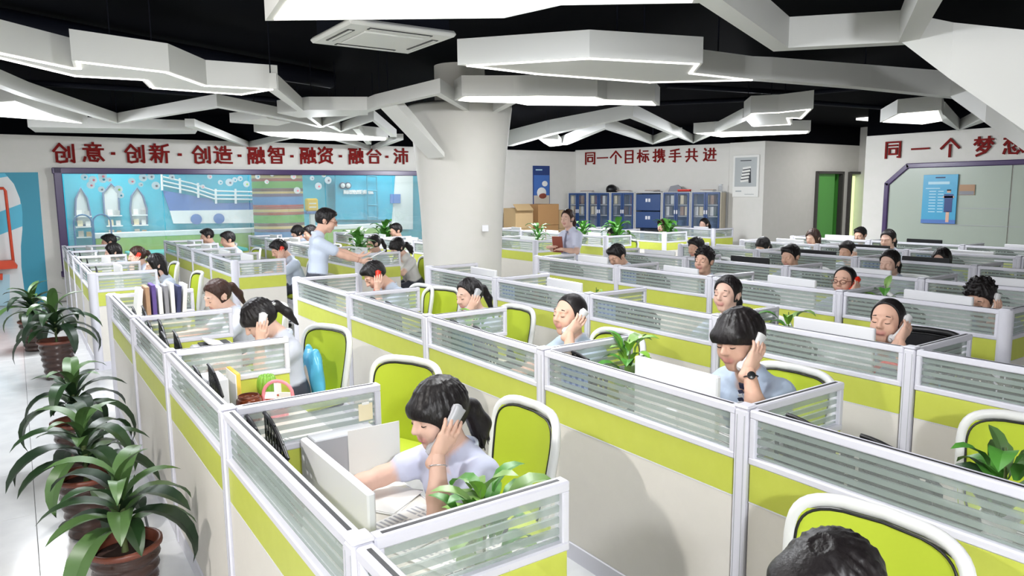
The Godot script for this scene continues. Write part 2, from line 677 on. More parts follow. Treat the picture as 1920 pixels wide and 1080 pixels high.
func make_hand(curl: float, spread: float) -> Array:   # left hand: wrist at the origin, fingers along +y, palm towards +z, thumb at -x
	var k := SKIN.lightened(0.04)
	var p := []
	p.append(cap(Vector3(0, -0.045, 0), Vector3(0, 0.012, 0), 0.025, 0.024, 0.012, k))
	p.append(cap(Vector3(-0.006, 0.012, 0), Vector3(-0.022, 0.07, 0), 0.019, 0.0145, 0.016, k))
	p.append(cap(Vector3(0.004, 0.012, 0), Vector3(0.004, 0.072, -0.002), 0.018, 0.0145, 0.016, k))
	p.append(cap(Vector3(0.01, 0.012, 0), Vector3(0.026, 0.064, 0), 0.018, 0.0135, 0.016, k))
	p.append(cap(Vector3(-0.016, 0.02, 0.004), Vector3(-0.032, 0.036, 0.01), 0.016, 0.013, 0.012, k))
	var lens := [[0.038, 0.024, 0.019], [0.042, 0.028, 0.020], [0.039, 0.026, 0.019], [0.031, 0.019, 0.016]]
	for i in 4:
		var x := -0.0285 + i * 0.0185
		var at := Vector3(x, 0.076 - absf(i - 1.2) * 0.004, -0.002)
		var ang := curl * (0.55 + 0.12 * i)
		var side := (i - 1.5) * spread
		for j in 3:
			var d := Vector3(sin(side) * cos(ang), cos(ang) * cos(side), sin(ang)).normalized()
			var to: Vector3 = at + d * lens[i][j]
			p.append(cap(at, to, 0.0092 - j * 0.0009, 0.0086 - j * 0.0011, 0.004, k))
			at = to
			ang += curl * (1.0 - 0.1 * j)
	p.append(cap(Vector3(-0.03, 0.032, 0.008), Vector3(-0.047, 0.058, 0.022), 0.0115, 0.0100, 0.006, k))
	p.append(cap(Vector3(-0.047, 0.058, 0.022), Vector3(-0.046, 0.084, 0.033), 0.0098, 0.0084, 0.004, k))
	return net(p, 0.0042, Vector3(-0.085, -0.08, -0.045), Vector3(0.07, 0.19, 0.11))


func make_hair(style: String) -> ArrayMesh:
	var w := Color.WHITE
	var p := []
	# [thickness, face opening centre, its radii, nape plane offset, nape slope]
	var kinds := {
		"short": [0.013, Vector3(0, -0.040, -0.090), Vector3(0.11, 0.110, 0.086), -0.036, 0.10], "spiky": [0.013, Vector3(0, -0.040, -0.090), Vector3(0.11, 0.110, 0.086), -0.034, 0.10],
		"buzz": [0.0055, Vector3(0, -0.026, -0.093), Vector3(0.11, 0.119, 0.088), -0.028, 0.10], "receding": [0.008, Vector3(0, -0.008, -0.096), Vector3(0.11, 0.124, 0.090), -0.034, 0.10],
		"bowl": [0.021, Vector3(0, -0.085, -0.070), Vector3(0.13, 0.108, 0.105), -0.006, 0.10], "bangs": [0.016, Vector3(0, -0.076, -0.088), Vector3(0.11, 0.098, 0.080), -0.066, 0.0],
		"ponytail": [0.011, Vector3(0, -0.026, -0.095), Vector3(0.11, 0.117, 0.087), -0.05, 0.05], "fringe": [0.016, Vector3(0, -0.074, -0.088), Vector3(0.11, 0.098, 0.082), -0.05, 0.05],
		"long": [0.015, Vector3(0, -0.036, -0.102), Vector3(0.078, 0.116, 0.088), -0.12, 0.0],
	}
	var kd: Array = kinds[style]
	var t: float = kd[0]
	p.append(ell(Vector3(0, 0.027, 0.015), Vector3(0.074 + t, 0.088 + t * 1.1, 0.092 + t), 0.02, w))
	p.append(ell(Vector3(0, -0.012, -0.026), Vector3(0.057 + t, 0.078 + t, 0.066 + t), 0.025, w))
	match style:
		"short":
			p.append(ell(Vector3(0.012, 0.092, -0.042), Vector3(0.058, 0.026, 0.045), 0.03, w))
		"bowl":
			p.append(cap(Vector3(-0.05, 0.040, -0.072), Vector3(0.05, 0.040, -0.072), 0.024, 0.024, 0.03, w))
		"bangs", "fringe":
			p.append(cap(Vector3(-0.038, 0.046, -0.076), Vector3(0.038, 0.046, -0.076), 0.018, 0.018, 0.03, w))
		"spiky":
			for i in 70:
				var th := rng.randf_range(0.0, 1.35)
				var ph := rng.randf_range(0.0, TAU)
				var d := Vector3(sin(th) * cos(ph), cos(th), sin(th) * sin(ph))
				var q := Vector3(0, 0.034, 0.016) + d * Vector3(0.076, 0.09, 0.094)
				p.append(cap(q, q + (d + Vector3(0, 0.25, -0.45)).normalized() * 0.026, 0.013, 0.005, 0.012, w))
	# locks: shallow ridges that follow the fall of the hair from the crown
	if style != "buzz" and style != "receding":
		for i in 26:
			var f := TAU * i / 26.0 + rng.randf_range(-0.08, 0.08)
			var r0 := 0.25
			var r1 := rng.randf_range(1.25, 1.6)
			var last := Vector3.ZERO
			for j in 5:
				var th := lerpf(r0, r1, j / 4.0)
				var q := Vector3(0, 0.029, 0.016) + Vector3(sin(th) * sin(f), cos(th), sin(th) * cos(f)) * Vector3(0.074 + t, 0.088 + t * 1.1, 0.092 + t) * 0.985
				if j > 0:
					p.append(cap(last, q, 0.0042, 0.0042, 0.006, w))
				last = q
	p.append(ell(kd[1], kd[2], 0.010, w, 1))
	p.append(cut(Vector3(0, 1, kd[4]), kd[3], 0.010))
	for x in [-1.0, 1.0]:
		if style in ["short", "spiky", "buzz", "receding", "ponytail"]:
			p.append(ell(Vector3(x * 0.090, -0.018, 0.004), Vector3(0.030, 0.034, 0.028), 0.008, w, 1))
	match style:
		"bangs":
			for x in [-1.0, 1.0]:
				p.append(cap(Vector3(x * 0.075, 0.02, -0.036), Vector3(x * 0.069, -0.062, -0.034), 0.013, 0.004, 0.012, w))
			p.append(cap(Vector3(0, 0.0, 0.100), Vector3(0.0, -0.03, 0.135), 0.024, 0.034, 0.02, w))
			p.append(cap(Vector3(0.0, -0.03, 0.135), Vector3(0.0, -0.10, 0.162), 0.036, 0.038, 0.02, w))
			p.append(cap(Vector3(0.0, -0.10, 0.162), Vector3(0.0, -0.18, 0.150), 0.038, 0.012, 0.02, w))
			for i in 14:
				var f := TAU * i / 14.0
				var o := Vector3(cos(f), 0, sin(f)) * 0.030
				p.append(cap(Vector3(0, -0.05, 0.145) + o, Vector3(0, rng.randf_range(-0.19, -0.15), 0.155) + o * 0.9, 0.007, 0.003, 0.006, w))
		"ponytail", "fringe":
			p.append(cap(Vector3(0, 0.022, 0.095), Vector3(0.0, 0.012, 0.132), 0.020, 0.024, 0.02, w))
			p.append(cap(Vector3(0.0, 0.012, 0.132), Vector3(0.0, -0.07, 0.158), 0.028, 0.026, 0.02, w))
			p.append(cap(Vector3(0.0, -0.07, 0.158), Vector3(0.0, -0.17, 0.160), 0.026, 0.006, 0.02, w))
			for i in 10:
				var f := TAU * i / 10.0
				var o := Vector3(cos(f), 0, sin(f)) * 0.022
				p.append(cap(Vector3(0, 0.0, 0.138) + o, Vector3(0, rng.randf_range(-0.17, -0.13), 0.16) + o * 0.6, 0.006, 0.003, 0.006, w))
		"long":
			for x in [-1.0, 1.0]:
				p.append(cap(Vector3(x * 0.076, 0.04, -0.03), Vector3(x * 0.080, -0.12, -0.005), 0.014, 0.010, 0.02, w))
			p.append(cap(Vector3(-0.045, -0.0, 0.07), Vector3(-0.05, -0.17, 0.07), 0.034, 0.016, 0.03, w))
			p.append(cap(Vector3(0.045, -0.0, 0.07), Vector3(0.05, -0.17, 0.07), 0.034, 0.016, 0.03, w))
	var g := net(p, 0.0048, Vector3(-0.125, -0.25, -0.14), Vector3(0.125, 0.17, 0.24))
	return join_nets([[g, Transform3D()]])


func people_parts() -> void:
	head_net["m"] = make_head(false)
	head_net["f"] = make_head(true)
	hand_net["hold"] = make_hand(0.32, 0.05)
	hand_net["rest"] = make_hand(0.16, 0.09)
	hand_net["grip"] = make_hand(0.8, 0.02)
	for s in ["short", "spiky", "buzz", "receding", "bowl", "bangs", "ponytail", "fringe", "long"]:
		hair_mesh[s] = make_hair(s)
	var b := MB.new()
	b.tube([Vector3(-0.016, -0.002, 0.005), Vector3(-0.004, 0.003, 0), Vector3(0.014, 0, 0.006)], [0.002, 0.0032, 0.0016], 6)
	brow_mesh = b.mesh()
	b = MB.new()
	b.tube([Vector3(-0.014, 0.0, 0.004), Vector3(-0.005, -0.003, -0.001), Vector3(0.005, -0.003, -0.001), Vector3(0.014, 0.0, 0.005)], [0.0012, 0.002, 0.002, 0.0012], 6)
	lid_mesh = b.mesh()


func bend(s: Vector3, w: Vector3, up_len: float, low_len: float, hint: Vector3) -> Array:   # shoulder, wrist -> [elbow, wrist]
	var d := w - s
	var l := clampf(d.length(), 0.12, (up_len + low_len) * 0.995)
	d = d.normalized()
	w = s + d * l
	var a := (up_len * up_len - low_len * low_len + l * l) / (2.0 * l)
	var hh := sqrt(maxf(up_len * up_len - a * a, 0.0))
	var side := (hint - d * hint.dot(d)).normalized()
	return [s + d * a + side * hh, w]


# o: H head centre, hb head basis, arms {L: {...}, R: {...}} with "wrist", "basis", "hand", "hint"
func body_mesh(o: Dictionary) -> ArrayMesh:
	var H: Vector3 = o.H
	var hb: Basis = o.hb
	var male: bool = o.male
	var S: Color = o.shirt
	var P: Color = o.get("trousers", Color(0.03, 0.035, 0.05))
	var k := SKIN if male else SKIN.lightened(0.08)
	var sc: float = 1.0 if male else 0.93
	var chin := H + hb * Vector3(0, -0.125, 0.036)
	var nbase := chin + Vector3(0, -0.045, 0.024)
	var hip: Vector3
	var standing: bool = o.get("standing", false)
	if standing:
		hip = Vector3(0, nbase.y - 0.5, nbase.z + o.get("lean", 0.03))
	else:
		var dy := clampf(nbase.y - 0.5, 0.2, 0.468)
		hip = Vector3(o.get("shift", 0.0), 0.5, nbase.z + minf(sqrt(0.47 * 0.47 - dy * dy), o.get("back", 0.15)))
	o.hip = hip
	var X := Vector3.RIGHT
	var up := (nbase - hip).normalized()
	var fw := up.cross(X).normalized() * -1.0   # towards the chest (-z)
	if fw.z > 0.0:
		fw = -fw
	o.front = fw
	o.nbase = nbase
	var L := (nbase - hip).length()
	var p := []
	var at := func(f: float, z: float) -> Vector3: return hip + up * (L * f) + fw * z
	var hw := 0.085 * sc
	p.append(cap(hip - X * hw, hip + X * hw, 0.108, 0.108, 0.05, P))
	var c1: Vector3 = at.call(0.3, 0.015)
	p.append(cap(c1 - X * 0.065 * sc, c1 + X * 0.065 * sc, 0.100 * sc, 0.100 * sc, 0.09, S))
	var c2: Vector3 = at.call(0.62, 0.012)
	p.append(cap(c2 - X * 0.085 * sc, c2 + X * 0.085 * sc, 0.104 * sc, 0.104 * sc, 0.09, S))
	if not male:
		for x in [-1.0, 1.0]:
			p.append(ell(at.call(0.66, 0.09) + X * x * 0.06, Vector3(0.05, 0.05, 0.045), 0.04, S))
	var c3: Vector3 = at.call(0.88, -0.012)
	p.append(cap(c3 - X * 0.135 * sc, c3 + X * 0.135 * sc, 0.060, 0.060, 0.07, S))
	p.append(cap(nbase + Vector3(0, -0.01, 0.0), chin, 0.06 * sc, 0.05 * sc, 0.03, k))
	p.append(cap(nbase - X * 0.03, nbase + X * 0.03, 0.056, 0.056, 0.05, S))
	var extra := []
	for side in ["L", "R"]:
		var x := -1.0 if side == "L" else 1.0
		var sh: Vector3 = at.call(0.86, 0.0) + X * x * (0.165 * sc)
		var arm: Dictionary = o.arms[side]
		var ew := bend(sh, arm.wrist, 0.265 * sc, 0.24 * sc, arm.hint)
		var el: Vector3 = ew[0]
		var wr: Vector3 = ew[1]
		var mid := sh.lerp(el, 0.62)
		p.append(cap(sh, mid, 0.064 * sc, 0.062 * sc, 0.04, S))
		p.append(cap(sh.lerp(el, 0.5), el, 0.046 * sc, 0.040 * sc, 0.006, k))
		p.append(cap(el, el.lerp(wr, 0.35), 0.040 * sc, 0.041 * sc, 0.02, k))
		p.append(cap(el.lerp(wr, 0.35), wr, 0.041 * sc, 0.026 * sc, 0.02, k))
		var hbas: Basis = arm.basis
		if side == "R":
			hbas = hbas * Basis.from_scale(Vector3(-1, 1, 1))
		extra.append([hand_net[arm.hand], Transform3D(hbas * Basis.from_scale(Vector3.ONE * (0.97 if male else 0.9)), wr)])
		arm.at = wr
		arm.elbow = el
		var hj := hip + X * x * 0.09 * sc
		var kn: Vector3
		var an: Vector3
		if standing:
			kn = Vector3(hj.x + x * 0.01, 0.46, hj.z - 0.02)
			an = Vector3(hj.x + x * 0.02, 0.075, hj.z + 0.03)
		else:
			kn = Vector3(hj.x + x * 0.03, 0.48, hj.z - 0.40)
			an = Vector3(hj.x + x * 0.02, 0.075, hj.z - 0.36)
		p.append(cap(hj, kn, 0.084 * sc, 0.060 * sc, 0.04, P))
		p.append(cap(kn, an, 0.057 * sc, 0.042 * sc, 0.03, P))
		p.append(cap(an + Vector3(0, -0.032, 0.02), an + Vector3(0, -0.04, -0.14), 0.04, 0.033, 0.02, Color(0.012, 0.012, 0.012)))
	var lo := Vector3(9, 9, 9)
	var hi := -lo
	for q: Prim in p:
		var r := maxf(q.ra, q.ra + q.dr) if q.t == 0 else maxf(q.ba.x, q.ba.y)
		for e in ([q.a, q.a + q.ba] if q.t == 0 else [q.a]):
			lo = lo.min(e - Vector3.ONE * (r + 0.05))
			hi = hi.max(e + Vector3.ONE * (r + 0.05))
	var g := net(p, o.get("cell", 0.014), lo, hi)
	var list := [[g, Transform3D()], [head_net["m" if male else "f"], Transform3D(hb, H)]]
	return join_nets(list + extra)


# where a handset pressed to the left (x = -1) or right ear lies: [middle, axis, outward]
func ear(H: Vector3, hb: Basis, x: float) -> Array:
	var mouth := H + hb * Vector3(x * 0.066, -0.088, -0.092)
	var top := H + hb * Vector3(x * 0.101, 0.03, 0.022)
	return [(mouth + top) * 0.5, (top - mouth).normalized(), hb * Vector3(x, 0, -0.25).normalized()]


func handset(label: String, material: Material, at: Transform3D, group := "") -> Node3D:
	var t := thing("telephone_handset", label, "telephone", Vector3.ZERO, 0.0, group)
	t.transform = at
	var b := MB.new()      # the grip: an arched bar along y
	var pts := []
	var rr := []
	for i in 11:
		var f := i / 10.0
		pts.append(Vector3(0, -0.095 + 0.19 * f, -0.012 * sin(PI * f)))
		rr.append(0.023 + 0.005 * pow(absf(2.0 * f - 1.0), 3.0))
	b.tube(pts, rr, 12, 0.55, Vector3(0, 0, 1))
	part("grip", b.mesh(), material, t)
	for s in [-1.0, 1.0]:
		var cup := MB.new()
		cup.lathe([Vector2(0.0, -0.008), Vector2(0.022, -0.007), Vector2(0.026, 0.0), Vector2(0.024, 0.012), Vector2(0.0, 0.014)], 14)
		part("ear_cup" if s > 0 else "mouth_cup", cup.mesh(), material, t, Vector3(0, s * 0.078, 0.008), Basis(Vector3.RIGHT, PI / 2))
	return t


# spec: at (head centre in the room), yaw (degrees from facing -x), pitch, turn, tilt, hair, male, phone, label ...
func person(sp: Dictionary) -> Node3D:
	var pos: Vector3 = sp.at
	var male: bool = sp.get("male", true)
	var near: bool = sp.get("near", false)
	var phone: String = sp.get("phone", "")
	var px := -1.0 if sp.get("ear", "L") == "L" else 1.0
	var o := {"male": male, "standing": sp.get("standing", false), "shift": sp.get("shift", 0.0), "lean": sp.get("lean", 0.03), "back": sp.get("back", 0.15)}
	var hy: float = pos.y if near else 1.03
	o.H = Vector3(0, hy, 0)
	var pitch: float = sp.get("pitch", 22.0) if near else 12.0
	var turn: float = sp.get("turn", 0.0) if near else 0.0
	var tilt: float = sp.get("tilt", 0.0) if near else 0.0
	o.hb = Basis.from_euler(Vector3(deg_to_rad(-pitch), deg_to_rad(turn), deg_to_rad(tilt))) * Basis.from_scale(Vector3.ONE * (1.10 if male else 1.05) * sp.get("head", 1.0))
	o.shirt = sp.get("shirt", Color(0.53, 0.60, 0.72))
	o.cell = 0.0135 if near else 0.018
	var root := thing("person", sp.label, "person", Vector3(pos.x, 0, pos.z), deg_to_rad(90.0 + sp.get("yaw", 0.0)), sp.get("group", ""))
	var set_ := {}
	var key := "%s %s %s" % [male, phone != "", px]
	for side in ["L", "R"]:
		var x := -1.0 if side == "L" else 1.0
		var arm := {}
		if phone != "" and x == px:
			var e := ear(o.H, o.hb, x)
			var u: Vector3 = e[1]
			var outw: Vector3 = e[2]
			var zz := (-outw - u * (-outw).dot(u)).normalized()    # palm faces the head
			arm.basis = Basis(u.cross(zz), u, zz) if x < 0 else Basis(u.cross(zz), u, zz)
			arm.wrist = e[0] - u * 0.075 - zz * 0.034
			arm.hand = "hold"
			arm.hint = Vector3(x * 0.5, -1.0, -0.35)
			set_["phone"] = Transform3D(Basis(u.cross(zz), u, zz), e[0])
		else:
			var w: Vector3 = sp.get("wrist" + side, Vector3(x * 0.13, DESK + 0.035, -0.24))
			arm.wrist = w
			arm.hand = sp.get("hand" + side, "rest")
			arm.basis = sp.get("basis" + side, Basis(Vector3.LEFT, Vector3.FORWARD, Vector3.DOWN).rotated(Vector3.UP, x * -0.5))
			arm.hint = sp.get("hint" + side, Vector3(x * 0.9, -0.35, 0.5))
		set_[side] = arm
	o.arms = set_
	var am: ArrayMesh
	var scale_ := 1.0
	if near:
		am = body_mesh(o)
	else:
		if not body_cache.has(key):
			body_cache[key] = [body_mesh(o), o]
		am = body_cache[key][0]
		o = body_cache[key][1]
		scale_ = pos.y / 1.03
		root.scale = Vector3.ONE * scale_
	part("body", am, M.body, root)
	var hair := part("hair", hair_mesh[sp.get("hair", "short")], M[sp.get("hair_colour", "hair_black")], root, o.H, o.hb)
	if sp.get("clip", false):
		var cb := MB.new()
		cb.ball(Vector3(-0.03, 0.03, 0.12), Vector3(0.014, 0.014, 0.014), 8, 6)
		part("hair_clip", cb.mesh(), M.silver, hair)
	if near:
		for x in [-1.0, 1.0]:
			var bs := Basis.from_scale(Vector3(x, 1, 1))
			part("eyebrow", brow_mesh, M.brow, root, o.H + o.hb * Vector3(x * 0.031, 0.031, -0.0855), o.hb * bs)
			part("eyelid", lid_mesh, M.brow, root, o.H + o.hb * Vector3(x * 0.031, -0.001, -0.0865), o.hb * bs)
		var cm := MB.new()      # shirt collar: a folded band round the neck
		var ring := []
		var rad := []
		for i in 15:
			var f := deg_to_rad(-150.0 + 300.0 * i / 14.0)
			ring.append(o.nbase + Vector3(sin(f) * 0.062, 0.028 + 0.012 * cos(f), cos(f) * 0.062 + 0.004))
			rad.append(0.017)
		cm.tube(ring, rad, 8, 0.45, Vector3(0, 0.2, 1))
		part("collar", cm.mesh(), M.body if false else M.collar, root)
	if sp.get("tie", "") != "":
		var tie: Material = M[sp.tie]
		var n0: Vector3 = o.nbase
		var up2: Vector3 = (n0 - o.hip).normalized()
		var k0: Vector3 = n0 + o.front * 0.068 + up2 * -0.012
		var knot := part("tie", boxm(Vector3(0.034, 0.036, 0.022), 0.006), tie, root, k0, Basis(Vector3.RIGHT, up2, Vector3.RIGHT.cross(up2)))
		for i in 15:
			var f := i / 14.0
			var wq := 0.026 + 0.032 * f
			var q: Vector3 = n0 - up2 * (0.036 + 0.26 * f) + o.front * (0.088 + 0.036 * sin(minf(f * 2.2, 1.5)))
			bx(root, "tie_band", q, Vector3(wq, 0.0185, 0.006), M.stripe_white if (sp.get("striped", false) and i % 2 == 1) else tie, 0.0, Basis(Vector3.RIGHT, up2, Vector3.RIGHT.cross(up2)).rotated(o.front, 0.35 if sp.get("striped", false) else 0.0))
	if sp.get("glasses", false):
		var gb := MB.new()
		for x in [-1.0, 1.0]:
			var rim := []
			var rr := []
			for i in 16:
				var f := TAU * i / 16.0
				rim.append(Vector3(x * 0.032 + cos(f) * 0.024, 0.003 + sin(f) * 0.016, -0.106 + absf(cos(f) + x) * 0.004))
				rr.append(0.0022)
			gb.tube(rim, rr, 5, 1.0, Vector3(0, 0, 1), true)
			gb.tube([Vector3(x * 0.056, 0.008, -0.102), Vector3(x * 0.082, 0.008, -0.02), Vector3(x * 0.083, 0.0, 0.03)], [0.002, 0.002, 0.002], 5)
		gb.tube([Vector3(-0.009, 0.006, -0.107), Vector3(0.009, 0.006, -0.107)], [0.0018, 0.0018], 5)
		part("glasses", gb.mesh(), M.pot_rim, root, o.H, o.hb)
	for wrist in ["watch", "bracelet"]:
		if sp.has(wrist):
			var arm: Dictionary = o.arms[sp[wrist]]
			var d: Vector3 = (arm.elbow - arm.at).normalized()
			var c0: Vector3 = arm.at + d * 0.045
			var sx := d.cross(Vector3.UP).normalized()
			var sy := sx.cross(d)
			var ring := []
			var rr := []
			for i in 14:
				var f := TAU * i / 14.0
				ring.append(c0 + (sx * cos(f) + sy * sin(f)) * 0.0315)
				rr.append(0.0065 if wrist == "watch" else 0.0022)
			var wb := MB.new()
			wb.tube(ring, rr, 6, 0.5 if wrist == "watch" else 1.0, d, true)
			var band := part(wrist, wb.mesh(), M.watch_black if wrist == "watch" else M.get(sp.get("bracelet_colour", "silver")), root)
			if wrist == "watch":
				var face := MB.new()
				face.lathe([Vector2(0, 0), Vector2(0.019, 0), Vector2(0.018, 0.008), Vector2(0, 0.008)], 16)
				var q := Vector3(-0.75, 0.1, -0.65).normalized()
				q = (q - d * q.dot(d)).normalized()
				part("watch_face", face.mesh(), M.watch_black, band, c0 + q * 0.030, Basis(d.cross(q), q, d.cross(q).cross(q)))
	if phone != "":
		var tr: Transform3D = o.arms.phone
		handset("%s handset held by the %s" % [phone, sp.get("short", sp.label)], M["phone_" + phone], root.transform * tr)
	sp.hip_world = root.transform * o.hip
	return root


# ---------------------------------------------------------------- furniture
var chair0: Node3D


func make_chair(called: String, label: String, fabric: Material, shell: Material) -> Node3D:
	# front towards -z, origin on the floor under the seat
	var t := thing(called, label, "chair")
	var rim := []
	var rad := []
	var prad := []
	var pipe := []
	var W := 0.255
	var Hh := 0.235
	var N := 40
	var bowed := func(x: float, y: float) -> Vector3: return Vector3(x, 0.645 + y, 0.225 + 0.10 * (y + 0.2) * 0.6 - 1.1 * x * x + 0.02 * sin(y * 7.0))
	for i in N:
		var f := TAU * i / N
		var e := 0.42
		var cx := signf(cos(f)) * pow(absf(cos(f)), e)
		var cy := signf(sin(f)) * pow(absf(sin(f)), e)
		var ww := W * (0.93 + 0.07 * cy)
		rim.append(bowed.call(cx * ww, cy * Hh) + Vector3(0, 0, 0.008))
		rad.append(0.021)
		pipe.append(bowed.call(cx * (ww - 0.021), cy * (Hh - 0.021)) + Vector3(0, 0, -0.012))
		prad.append(0.0045)
	var b := MB.new()
	b.tube(rim, rad, 8, 0.9, Vector3(0, 0, 1), true)
	var back := part("back_frame", b.mesh(), shell, t)
	b = MB.new()
	b.tube(pipe, prad, 6, 1.0, Vector3(0, 0, 1), true)
	part("piping", b.mesh(), M.chair_black, back)
	for lay in [["backrest", -0.010, fabric, 0.019], ["back_shell", 0.022, shell, 0.012]]:
		b = MB.new()
		var G := 12
		for i in G:
			for j in G:
				var p := []
				var q := []
				for e in [[0, 0], [1, 0], [1, 1], [0, 1]]:
					var u: float = (i + e[0]) * 2.0 / G - 1.0
					var v: float = (j + e[1]) * 2.0 / G - 1.0
					# square to superellipse
					var x := u * sqrt(1.0 - 0.16 * v * v)
					var y := v * sqrt(1.0 - 0.16 * u * u)
					var pt: Vector3 = bowed.call(x * (W - lay[3]), y * (Hh - lay[3])) + Vector3(0, 0, lay[1])
					p.append(pt)
					q.append(Vector3(2.2 * pt.x, -0.06, 1.0 if lay[1] > 0 else -1.0).normalized() * Vector3(1.0 if lay[1] > 0 else -1.0, 1, 1))
				if lay[1] > 0:
					b.squad(p, q)
				else:
					b.squad([p[0], p[3], p[2], p[1]], [q[0], q[3], q[2], q[1]])
		part(lay[0], b.mesh(), lay[2], t)
	b = MB.new()
	b.tube([Vector3(0, 0.40, 0.12), Vector3(0, 0.41, 0.23), Vector3(0, 0.48, 0.27), Vector3(0, 0.62, 0.275)], [0.022, 0.026, 0.03, 0.024], 8, 0.5, Vector3(1, 0, 0))
	part("back_bracket", b.mesh(), shell, t)
	b = MB.new()
	b.box(Vector3(0, 0.425, -0.01), Vector3(0.45, 0.055, 0.44), 0.024)
	part("seat", b.mesh(), fabric, t)
	b = MB.new()
	b.box(Vector3(0, 0.39, -0.01), Vector3(0.40, 0.02, 0.38), 0.008)
	part("seat_pan", b.mesh(), M.chair_black, t)
	b = MB.new()
	b.lathe([Vector2(0.03, 0.08), Vector2(0.03, 0.22), Vector2(0.018, 0.225), Vector2(0.018, 0.385)], 12)
	part("gas_stem", b.mesh(), M.chrome, t)
	var leg := MB.new()
	leg.tube([Vector3(0, 0.11, 0), Vector3(0, 0.10, 0.14), Vector3(0, 0.07, 0.27)], [0.026, 0.020, 0.014], 8, 0.7)
	var lm := leg.mesh()
	var wh := MB.new()
	wh.lathe([Vector2(0, -0.014), Vector2(0.025, -0.014), Vector2(0.028, 0), Vector2(0.025, 0.014), Vector2(0, 0.014)], 12)
	var wm := wh.mesh()
	for i in 5:
		var tb := Basis(Vector3.UP, TAU * i / 5.0)
		var lg := part("leg", lm, M.chrome, t, Vector3.ZERO, tb)
		part("caster", wm, M.chair_black, lg, Vector3(0, 0.0285, 0.27), Basis(Vector3.FORWARD, PI / 2))
	return t


func place_chair(at: Vector3, face: float, label: String) -> Node3D:   # face: degrees, 0 = front towards -x
	if chair0 == null:
		chair0 = make_chair("office_chair", label, M.mesh_lime, M.chair_white)
		chair0.position = at
		chair0.rotation.y = deg_to_rad(90.0 + face)
		return chair0
	return copy(chair0, label, at, deg_to_rad(90.0 + face))


func screen(called: String, label: String, at: Vector3, length: float, turn: float, fine: bool, group := "") -> Node3D:
	# runs along local -z from the origin; at lies on the floor
	var t := thing(called, label, "office partition", at, turn, group)
	var mid := -length * 0.5
	var th := 0.044
	var tr := bx(t, "top_rail", Vector3(0, TOP - 0.016, mid), Vector3(th, 0.032, length), M.frame_white, 0.005)
	bx(tr, "slot", Vector3(0, 0.0155, 0), Vector3(0.011, 0.003, length - 0.05), M.slot_black)
	bx(t, "middle_rail", Vector3(0, 0.826, mid), Vector3(th, 0.028, length), M.frame_white, 0.005)
	bx(t, "kick_rail", Vector3(0, 0.045, mid), Vector3(th, 0.09, length), M.frame_white, 0.004)
	for e in [0.0125, length - 0.0125]:
		bx(t, "stile", Vector3(0, 0.911, -e), Vector3(th - 0.004, 0.15, 0.025), M.frame_white, 0.004)
	var gl := length - 0.05
	bx(t, "glass_pane", Vector3(0, 0.911, mid), Vector3(0.006, 0.148, gl), M.clear_glass)
	var bands := [[0.967, 0.021], [0.9345, 0.0185], [0.9015, 0.0185], [0.8685, 0.0185], [0.846, 0.007]]
	if fine:
		for b in bands:
			bx(t, "frosted_band", Vector3(0, b[0], mid), Vector3(0.0085, b[1], gl), M.frost)
	else:
		var mb := MB.new()
		for b in bands:
			mb.box(Vector3(0, b[0], mid), Vector3(0.0085, b[1], gl))
		part("frosted_bands", mb.mesh(), M.frost, t).set_meta("kind", "stuff")
	bx(t, "lime_board", Vector3(0, 0.741, mid), Vector3(0.032, 0.142, length - 0.012), M.lime_board, 0.002)
	bx(t, "joint_strip", Vector3(0, 0.6685, mid), Vector3(0.035, 0.004, length - 0.012), M.frame_white)
	bx(t, "cream_board", Vector3(0, 0.378, mid), Vector3(0.032, 0.576, length - 0.012), M.cream_board, 0.002)
	return t


func post(label: String, x: float, z: float, last: bool, group := "") -> Node3D:
	var t := thing("screen_post", label, "partition post", Vector3(x, 0, z), 0.0, group)
	if last:
		var mb := MB.new()
		mb.lathe([Vector2(0.044, 0.0), Vector2(0.044, TOP - 0.002), Vector2(0.040, TOP + 0.004), Vector2(0, TOP + 0.004)], 18)
		part("tube", mb.mesh(), M.frame_white, t)
	else:
		bx(t, "tube", Vector3(0, 0.5 * (TOP - 0.004), 0), Vector3(0.056, TOP - 0.004, 0.056), M.frame_white, 0.006)
		for e in [-1.0, 1.0]:
			bx(t, "groove", Vector3(-0.0284, 0.5, e * 0.016), Vector3(0.001, 0.98, 0.0025), M.plastic_grey)
	bx(t, "cap", Vector3(0, TOP + 0.004, 0), Vector3(0.060, 0.012, 0.060), M.frame_white, 0.005)
	return t


func desk(label: String, x: float, z0: float, z1: float, depth: float) -> Node3D:   # z0 far end, z1 near end; x is the spine
	var l := z1 - z0 - 0.08
	var t := thing("office_desk", label, "desk", Vector3(x + 0.03 + depth * 0.5, 0, (z0 + z1) * 0.5))
	bx(t, "desk_top", Vector3(0, DESK - 0.0125, 0), Vector3(depth, 0.025, l), M.desk_cream, 0.004)
	bx(t, "edge_strip", Vector3(depth * 0.5 + 0.002, DESK - 0.0125, 0), Vector3(0.004, 0.025, l), M.plastic_white)
	for e in [-1.0, 1.0]:
		bx(t, "leg_panel", Vector3(-0.02, (DESK - 0.025) * 0.5, e * (l * 0.5 - 0.03)), Vector3(depth - 0.12, DESK - 0.025, 0.02), M.desk_cream, 0.002)
	bx(t, "modesty_panel", Vector3(-depth * 0.5 + 0.08, 0.45, 0), Vector3(0.016, 0.36, l - 0.12), M.desk_cream)
	return t


